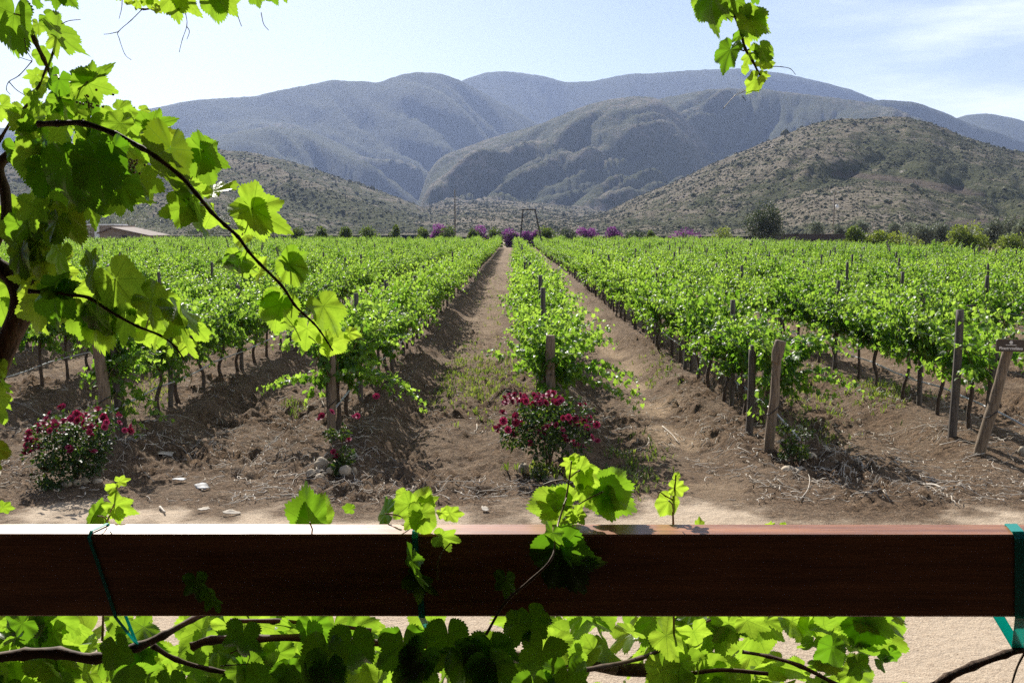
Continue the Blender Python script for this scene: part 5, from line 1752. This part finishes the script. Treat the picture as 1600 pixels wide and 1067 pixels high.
Yt = 1.75
hanging('hanging_shoot', 'leafy grape shoot dangling in the sky at upper right',
        [([(1138, -60, Yt), (1141, 0, Yt), (1150, 28, Yt), (1158, 52, Yt), (1164, 76, Yt), (1176, 96, Yt), (1184, 112, Yt), (1190, 122, Yt)], [2.6, 2.4, 2, 1.2]), ([(1142, 70, Yt), (1152, 76, Yt), (1163, 80, Yt)], [1.2, 1.2]), ([(1184, 70, Yt), (1174, 76, Yt), (1165, 80, Yt)], [1.2, 1.2]), ([(1119, 10, Yt), (1132, 22, Yt), (1148, 28, Yt)], [1, 1])],
        [(1108, -8, 48, 118, 1.74, 5, 10, 0.4, 0, 4), (1112, -5, 76, 95, 1.72, 10, 45, 0.3, 0, 1), (1124, 8, 36, 90, 1.78, 0, 20, 0.6, 0), (1135, 5, 34, 70, 1.78, 0, 10, 0.5, 0), (1150, 2, 30, 80, 1.74, 0, 10, 0.25, 0), (1170, 30, 54, 22, 1.72, 5, -5, 0.62, 0, 0), (1172, 28, 46, 70, 1.735, 5, 15, 0.45, 0, 4), (1168, 22, 34, -10, 1.73, 40, -20, 0.1, 0), (1156, 55, 20, 140, 1.75, 0, 0, 0.15, 0), (1165, 60, 22, 60, 1.78, 0, 0, 0.95, 0),
         (1141, 78, 50, 112, 1.74, 10, 35, 0.12, 0, 8), (1180, 82, 32, 10, 1.74, 0, 25, 0.55, 0), (1190, 76, 32, 60, 1.73, 0, 40, 0.5, 0), (1172, 88, 24, 120, 1.78, 0, 0, 0.85, 0), (1188, 98, 24, 30, 1.76, 0, 0, 0.95, 0), (1192, 118, 18, 0, 1.75, 0, 0, 0.95, 0), (1196, 100, 22, -10, 1.75, 0, 0, 0.9, 0), (1182, 124, 32, 124, 1.74, 0, 0, 0.85, 0, 0), (1164, 106, 14, 80, 1.75, 0, 0, 0.7, 0), (1178, -8, 26, 40, 1.75, 20, 0, 0.05, 0)],
        [[(1188, 126), (1172, 138), (1158, 145), (1148, 150), (1130, 170)], [(1205, 104), (1222, 105), (1235, 108), (1243, 117)], [(1150, 18), (1158, 8), (1150, 2)], [(1160, 150), (1165, 158)]], 31, at(1138, -60, Yt))
hanging('hanging_shoot', 'grape shoot with pale leaves along the top edge left of centre',
        [([(480, -40, Yt), (380, -18, Yt), (300, -6, Yt), (262, 5, Yt), (240, 12, Yt), (224, 15, Yt), (208, 8, Yt), (196, -2, Yt)], [2.6, 2.2, 1.6, 0.9])],
        [(270, -6, 50, 80, 1.72, 0, -5, 0.7, 0, 0), (285, -6, 44, 55, 1.73, 0, 10, 0.72, 0), (335, -12, 56, 96, 1.72, 5, 10, 0.35, 0, 4), (345, -10, 52, 55, 1.73, 0, 0, 0.6, 0), (398, -10, 30, 70, 1.74, 0, 0, 0.3, 0), (420, -16, 32, 60, 1.74, 10, 0, 0.2, 0), (440, -16, 26, 70, 1.74, 0, 0, 0.4, 0), (236, 0, 22, 20, 1.74, 0, 0, 0.85, 0), (215, 3, 18, 110, 1.74, 0, 0, 1.0, 0), (206, 2, 16, 170, 1.74, 0, 0, 1.0, 0.3), (244, 14, 16, 40, 1.74, 0, 0, 1.0, 0.2), (190, -6, 16, 150, 1.74, 0, 0, 1.0, 0.2), (228, -4, 24, 70, 1.74, 0, 0, 0.7, 0)],
        [[(222, 15), (205, 32), (185, 50), (186, 60), (195, 85), (205, 94)], [(185, 50), (172, 53), (162, 54)], [(282, 2), (290, 22), (292, 40), (285, 62), (280, 82)], [(292, 42), (296, 50), (292, 62)], [(408, 20), (412, 38), (420, 48)], [(191, 0), (190, 14), (186, 30)], [(370, 20), (376, 38), (378, 42)]], 32, at(480, -40, Yt))

# --- the vine trained below the rail, its shoots over the rail
low = empty('rail_grapevine', (0.55, 2.0, 0.0))
LO = np.array(low.location)
YL = 1.93
tr0 = [np.array([0.62, 2.0, -0.05])] + [at(a, b_, 2.0) for a, b_ in ((1240, 1500), (1210, 1200), (1150, 1090), (1060, 1052), (960, 1045))]
V, F_ = tube_geo(catmull(tr0, 7), np.array([26, 22, 16, 12, 10]) * 2.0 / 1555.6, 12, 0.16, 3)
mesh_obj('trunk', V - LO, F_, M_bark, low)
for pts, r, sd in (
    ([(-20, 1030, 1.72), (40, 1022, 1.72), (90, 1020, 1.72), (150, 1028, 1.72), (215, 1010, 1.74), (255, 992, 1.76), (300, 968, 1.80), (345, 950, 1.85)], [8, 9, 8, 7, 5, 4], 21),
    ([(300, 1010, 1.80), (330, 1000, 1.80), (400, 998, 1.82), (470, 996, 1.82), (560, 1002, 1.84), (700, 1010, 1.86), (860, 1030, 1.9), (960, 1045, 1.98)], [6, 6, 5, 6, 8], 22),
    ([(238, 1008, 1.76), (275, 1030, 1.78), (330, 1046, 1.8), (400, 1058, 1.82), (470, 1070, 1.84)], [4.5, 4, 3.5, 3], 23),
    ([(360, 970, 1.84), (430, 970, 1.84), (500, 974, 1.86), (580, 985, 1.88)], [4, 4, 4, 3], 24),
    ([(850, 1064, 1.66), (880, 1052, 1.68), (940, 1042, 1.75), (1000, 1028, 1.85), (1040, 1010, 1.88), (1075, 985, 1.9), (1110, 968, 1.92)], [5, 4.2, 3, 2], 25),
    ([(1160, 1018, 1.9), (1200, 1025, 1.88), (1250, 1040, 1.86), (1310, 1070, 1.84)], [2.4, 3, 3.4], 26),
    ([(1075, 1052, 1.84), (1130, 1046, 1.84), (1200, 1052, 1.84)], [3, 3], 27),
    ([(760, 990, 1.66), (790, 940, 1.63), (830, 905, 1.62), (862, 872, 1.63), (868, 835, 1.68)], [2.2, 2, 1.6], 28),
    ([(868, 835, 1.68), (874, 812, 1.72), (884, 780, 1.74), (890, 745, 1.75), (893, 720, 1.75)], [1.7, 1.5, 1.0], 29),
    ([(684, 905, 1.64), (684, 880, 1.64), (692, 862, 1.64), (704, 848, 1.64)], [1.2, 1.0], 30),
    ([(1053, 1000, 1.86), (1052, 830, 1.8), (1051, 790, 1.8), (1054, 762, 1.8), (1056, 742, 1.8)], [1.6, 1.5, 1], 31),
    ([(160, 1000, 1.86), (166, 830, 1.84), (176, 800, 1.84), (180, 770, 1.84), (184, 756, 1.84)], [1.6, 1.4, 0.9], 32)):
    add_to(low, LO, 'cane', cane(pts, r, 10, 0.26, sd, pts[0][2]), M_cane if r[0] > 1.9 else M_shoot)
def shade_Y(py):
    k_ = (EYE - at(800, py, 1.0)[2])
    return min(1.685, 1.916 / (k_ + 0.78))


L5 = [  # above and over the rail
    (484, 816, 80, -100, 1.82, -5, -8, 0.18, 0, 0), (488, 816, 62, -62, 1.83, 0, 15, 0.5, 0, 4), (152, 806, 50, 158, 1.84, 15, 30, 0.45, 0, 6), (150, 806, 40, -75, 1.85, 10, 40, 0.3, 0), (156, 812, 22, 20, 1.85, 0, 0, 0.7, 0), (178, 788, 50, 32, 1.83, 0, 5, 0.75, 0, 1), (180, 795, 36, 80, 1.84, 0, 0, 0.7, 0), (177, 762, 20, 170, 1.84, 0, 0, 0.95, 0), (187, 752, 22, -12, 1.84, 0, 0, 1.0, 0),
    (602, 802, 68, 172, 1.78, 48, 25, 0.1, 0, 1), (548, 795, 20, 190, 1.84, 0, 0, 0.3, 0), (640, 788, 54, 142, 1.80, 10, 10, 0.55, 0, 8), (650, 800, 40, 120, 1.79, 0, 10, 0.6, 0), (656, 792, 44, -62, 1.82, 0, 10, 0.85, 0, 4), (664, 785, 32, -20, 1.82, 0, 0, 0.8, 0), (702, 802, 32, 5, 1.82, 0, 0, 0.75, 0), (690, 800, 20, 60, 1.8, 0, 0, 0.9, 0), (630, 770, 20, 150, 1.85, 0, 0, 0.8, 0),
    (660, 802, 50, 85, 1.70, -12, 5, 0.6, 0, 4), (652, 802, 44, 130, 1.71, -10, 10, 0.55, 0), (690, 838, 42, 12, 1.655, 0, 10, 0.6, 0), (644, 876, 80, 92, 1.64, 10, 62, 0.1, 0, 1), (650, 905, 56, 35, 1.675, 0, 10, 0.03, 0, 2), (650, 908, 40, 80, 1.68, 0, 10, 0.05, 0),
    (880, 790, 82, 166, 1.80, 5, -8, 0.62, 0, 4), (874, 796, 52, 200, 1.80, 0, 20, 0.6, 0), (872, 778, 44, 55, 1.79, 0, 5, 0.65, 0), (866, 768, 24, -50, 1.8, 20, 0, 0.2, 0), (906, 735, 56, 40, 1.77, 0, 0, 0.85, 0, 8), (912, 740, 42, 85, 1.775, 0, 15, 0.8, 0), (892, 722, 24, 165, 1.76, 0, 0, 1.0, 0), (896, 718, 18, -30, 1.76, 0, 0, 1.0, 0), (912, 768, 38, 100, 1.77, 0, 0, 0.8, 0), (880, 810, 30, 20, 1.74, 0, 0, 0.7, 0), (900, 800, 34, 60, 1.73, 0, 10, 0.75, 0), (896, 805, 22, 160, 1.72, 0, 0, 0.8, 0),
    (942, 768, 84, 30, 1.80, 0, -5, 0.30, 0, 0), (944, 766, 64, -30, 1.81, 5, 10, 0.32, 0, 4), (945, 775, 52, 75, 1.805, 0, 10, 0.3, 0), (1045, 782, 40, 118, 1.80, 0, 10, 0.9, 0, 4), (1054, 762, 32, 5, 1.80, 0, 0, 0.95, 0), (1056, 746, 14, -60, 1.8, 0, 0, 1.0, 0), (1092, 822, 20, -85, 1.84, 0, 0, 0.75, 0), (1200, 822, 18, -20, 1.84, 0, 0, 0.8, 0), (1222, 822, 14, 0, 1.84, 0, 0, 0.6, 0),
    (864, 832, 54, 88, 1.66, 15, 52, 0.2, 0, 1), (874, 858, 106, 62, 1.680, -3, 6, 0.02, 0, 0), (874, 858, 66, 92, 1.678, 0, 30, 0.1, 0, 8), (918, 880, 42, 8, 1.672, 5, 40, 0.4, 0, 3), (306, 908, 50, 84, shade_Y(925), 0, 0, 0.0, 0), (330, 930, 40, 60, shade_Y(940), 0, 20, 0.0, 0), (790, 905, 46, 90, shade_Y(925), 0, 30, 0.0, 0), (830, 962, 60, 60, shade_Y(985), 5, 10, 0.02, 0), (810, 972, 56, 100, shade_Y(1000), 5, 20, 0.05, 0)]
# lit leaves behind the beam
L6 = scatter(105, -10, 880, 950, 1100, 1.86, 2.2, 48, 88, 20, 160, 0.25, 0.75, 28, 32)
L6 += scatter(16, -10, 480, 955, 1010, 1.86, 2.1, 42, 70, 40, 140, 0.45, 0.85, 20, 25)
def rightpatch(px, py):
    return px < 1395 - 0.2 * (py - 960) and not (1130 < px < 1190 and 1000 < py < 1060 and rl.random() < 0.6) and rl.random() < 1.12 - (px - 850) / 900
L6 += scatter(100, 850, 1400, 935, 1100, 1.84, 2.15, 46, 82, 15, 165, 0.3, 0.8, 28, 32, keep=rightpatch)
L6 += [(1345, 968, 92, 38, 1.82, 5, 8, 0.35, 0, 3), (1350, 972, 84, 62, 1.825, 8, 20, 0.3, 0, 0), (1345, 965, 60, 8, 1.83, 10, -20, 0.4, 0.15), (1320, 985, 42, 100, 1.86, 0, 0, 0.6, 0), (1390, 1020, 34, 60, 1.83, 10, 10, 0.05, 0), (1375, 1030, 40, 30, 1.83, 25, 0, 0.1, 0), (1340, 1035, 46, 80, 1.84, 5, 0, 0.2, 0), (1405, 1075, 22, -30, 1.84, 0, 0, 0.8, 0), (1300, 1010, 60, 100, 1.80, 10, 20, 0.05, 0)]
L6 += scatter(46, -10, 560, 965, 1095, 1.80, 1.98, 50, 86, 20, 160, 0.05, 0.5, 28, 32)
# leaves on the porch side, in the shade of the beam
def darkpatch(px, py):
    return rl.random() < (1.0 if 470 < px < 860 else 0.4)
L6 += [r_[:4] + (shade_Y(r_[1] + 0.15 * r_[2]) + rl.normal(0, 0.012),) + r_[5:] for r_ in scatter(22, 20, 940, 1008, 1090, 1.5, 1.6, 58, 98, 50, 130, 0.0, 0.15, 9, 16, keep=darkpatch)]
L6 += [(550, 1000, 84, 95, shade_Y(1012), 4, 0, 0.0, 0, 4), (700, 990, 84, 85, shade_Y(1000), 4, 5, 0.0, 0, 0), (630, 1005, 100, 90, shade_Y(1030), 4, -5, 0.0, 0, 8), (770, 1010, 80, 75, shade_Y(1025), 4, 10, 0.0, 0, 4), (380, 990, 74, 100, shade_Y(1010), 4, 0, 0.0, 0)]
f_ = foliage(low, L5 + L6, 41)
f_.location = tuple(-LO)
pets = [petiole(a, b_, 1.72, 1.75) for a, b_ in (((880, 790), (885, 775)), ((906, 735), (892, 745)), ((942, 768), (885, 800)), ((1045, 782), (1052, 800)), ((602, 802), (640, 815)), ((484, 816), (490, 850)), ((152, 806), (168, 815)), ((178, 788), (172, 800)))]
for V, F_ in pets:
    mesh_obj('petiole', V - LO, F_, M_shoot, low)
for pts, Y in (([(895, 760), (880, 750), (862, 752), (848, 757)], 1.75), ([(1051, 780), (1040, 775), (1030, 768), (1028, 778)], 1.8), ([(360, 1020), (375, 1015), (390, 1022), (385, 1040)], 1.66), ([(345, 1040), (370, 1038), (395, 1037)], 1.66)):
    o_ = tendril(pts, Y, low, 1.3)
    o_.location = tuple(-LO)
tag(low, 'shady grapevine trained under the rail with shoots climbing over it', 'grapevine')

# bare cane at the lower right
pts = [(1455, 1075, 1.72), (1480, 1058, 1.73), (1520, 1040, 1.75), (1570, 1022, 1.77), (1605, 1012, 1.79), (1700, 990, 1.86)]
V, F_ = cane(pts, [7, 6.5, 6, 6], 10, 0.16, 5, 1.75)
o0 = at(1605, 1012, 1.79)
root = empty('bare_cane', tuple(o0))
mesh_obj('cane_stem', V - o0, F_, M_bark, root)
V, F_ = cane([(1605, 1012, 1.79), (1590, 1040, 1.78), (1580, 1072, 1.77)], [2.2, 1.6], 6, 0.1, 6, 1.78)
mesh_obj('side_shoot', V - o0, F_, M_cane, root)
V, F_ = cane([(1533, 1034, 1.755), (1531, 1042, 1.75)], [3.2, 1.6], 6, 0.1, 6, 1.75)
mesh_obj('bud', V - o0, F_, M_cane, root)
tag(root, 'leafless brown vine cane at the lower right corner', 'cane')


# teal ties round the rail
def ribbon(name, P, N, w, label):
    """P: centre points, N: width directions."""
    P, N = np.array(P, float), np.array(N, float)
    t = 0.0012
    T_ = np.gradient(P, axis=0)
    nn = np.cross(T_, N)
    nn /= np.linalg.norm(nn, axis=1)[:, None]
    c = [P - N * w / 2 - nn * t / 2, P + N * w / 2 - nn * t / 2, P + N * w / 2 + nn * t / 2, P - N * w / 2 + nn * t / 2]
    V = np.stack(c, 1).reshape(-1, 3)
    n = len(P)
    F_ = [(4 * i + j, 4 * i + (j + 1) % 4, 4 * i + 4 + (j + 1) % 4, 4 * i + 4 + j) for i in range(n - 1) for j in range(4)]
    F_ += [(3, 2, 1, 0), tuple(4 * (n - 1) + np.arange(4))]
    return V, F_


TIES = 'teal plastic ties round the rail'
e = 0.0035
def tie(px_top, px_bot, px_low, py_low, wpx, label, yback, yfront_low, both):
    s = RAIL_Y / 1555.6
    w = wpx * s
    zt_, zb_ = ztop, zbot
    xt, xbm, xl_ = at(px_top, 835, RAIL_Y)[0], at(px_bot, 963, RAIL_Y)[0], at(px_low, py_low, yfront_low)
    front = [(xt + 0.01, yb - 0.01, zt_ + e), (xt, RAIL_Y + 0.008, zt_ + e), (xt, RAIL_Y - e, zt_ - 0.006), ((xt + xbm) / 2, RAIL_Y - e, (zt_ + zb_) / 2), (xbm, RAIL_Y - e, zb_), tuple(xl_)]
    Nf = [(1, 0, 0)] * len(front)
    root = empty('plastic_tie', (xt, RAIL_Y, zb_))
    o_ = np.array(root.location)
    V, F_ = ribbon('front', np.array(front), Nf, w, '')
    mesh_obj('front_band', V - o_, F_, M_tape, root, smooth_=False)
    back = [(xt + 0.01, yb - 0.012, zt_ + e), (xt + 0.012, yb + e, zt_ - 0.01), (xbm - 0.02, yb + e, zb_), (xl_[0], xl_[1], xl_[2])]
    V, F_ = ribbon('back', np.array(back), [(1, 0, 0)] * 4, w, '')
    mesh_obj('back_band', V - o_, F_, M_tape, root, smooth_=False)
    tag(root, label, 'tie', TIES)


tie(140, 182, 214, 1006, 5.5, 'slanting teal plastic tie on the shaded left part of rail', 0, 1.73, False)
tie(648, 660, 672, 992, 10, 'teal plastic tie behind the curled leaf mid rail', 0, 1.80, False)
tie(1594, 1594, 1590, 1012, 20, 'broad teal plastic tie at the right end of rail', 0, 1.78, True)

# ------------------------------------------------------------------ air
HAZE_DENSITY = 0.75e-4
hm, hnt, hout = new_mat('valley_air')
pv = node(hnt, 'VolumePrincipled', {'Color': (0.46, 0.60, 1.0, 1), 'Density': HAZE_DENSITY, 'Anisotropy': 0.35})
hnt.links.new(pv.outputs[0], hout.inputs['Volume'])
top_z = float(Z.max()) + 40
V, F_ = box_geo((0, 3000, (top_z - 1.6) / 2), (14000, 8600, top_z + 1.6))
hz_o = mesh_obj('haze', V, F_, hm, smooth_=False)
kind(hz_o, 'stuff', 'pale blue haze lying over the valley and mountains', 'haze')
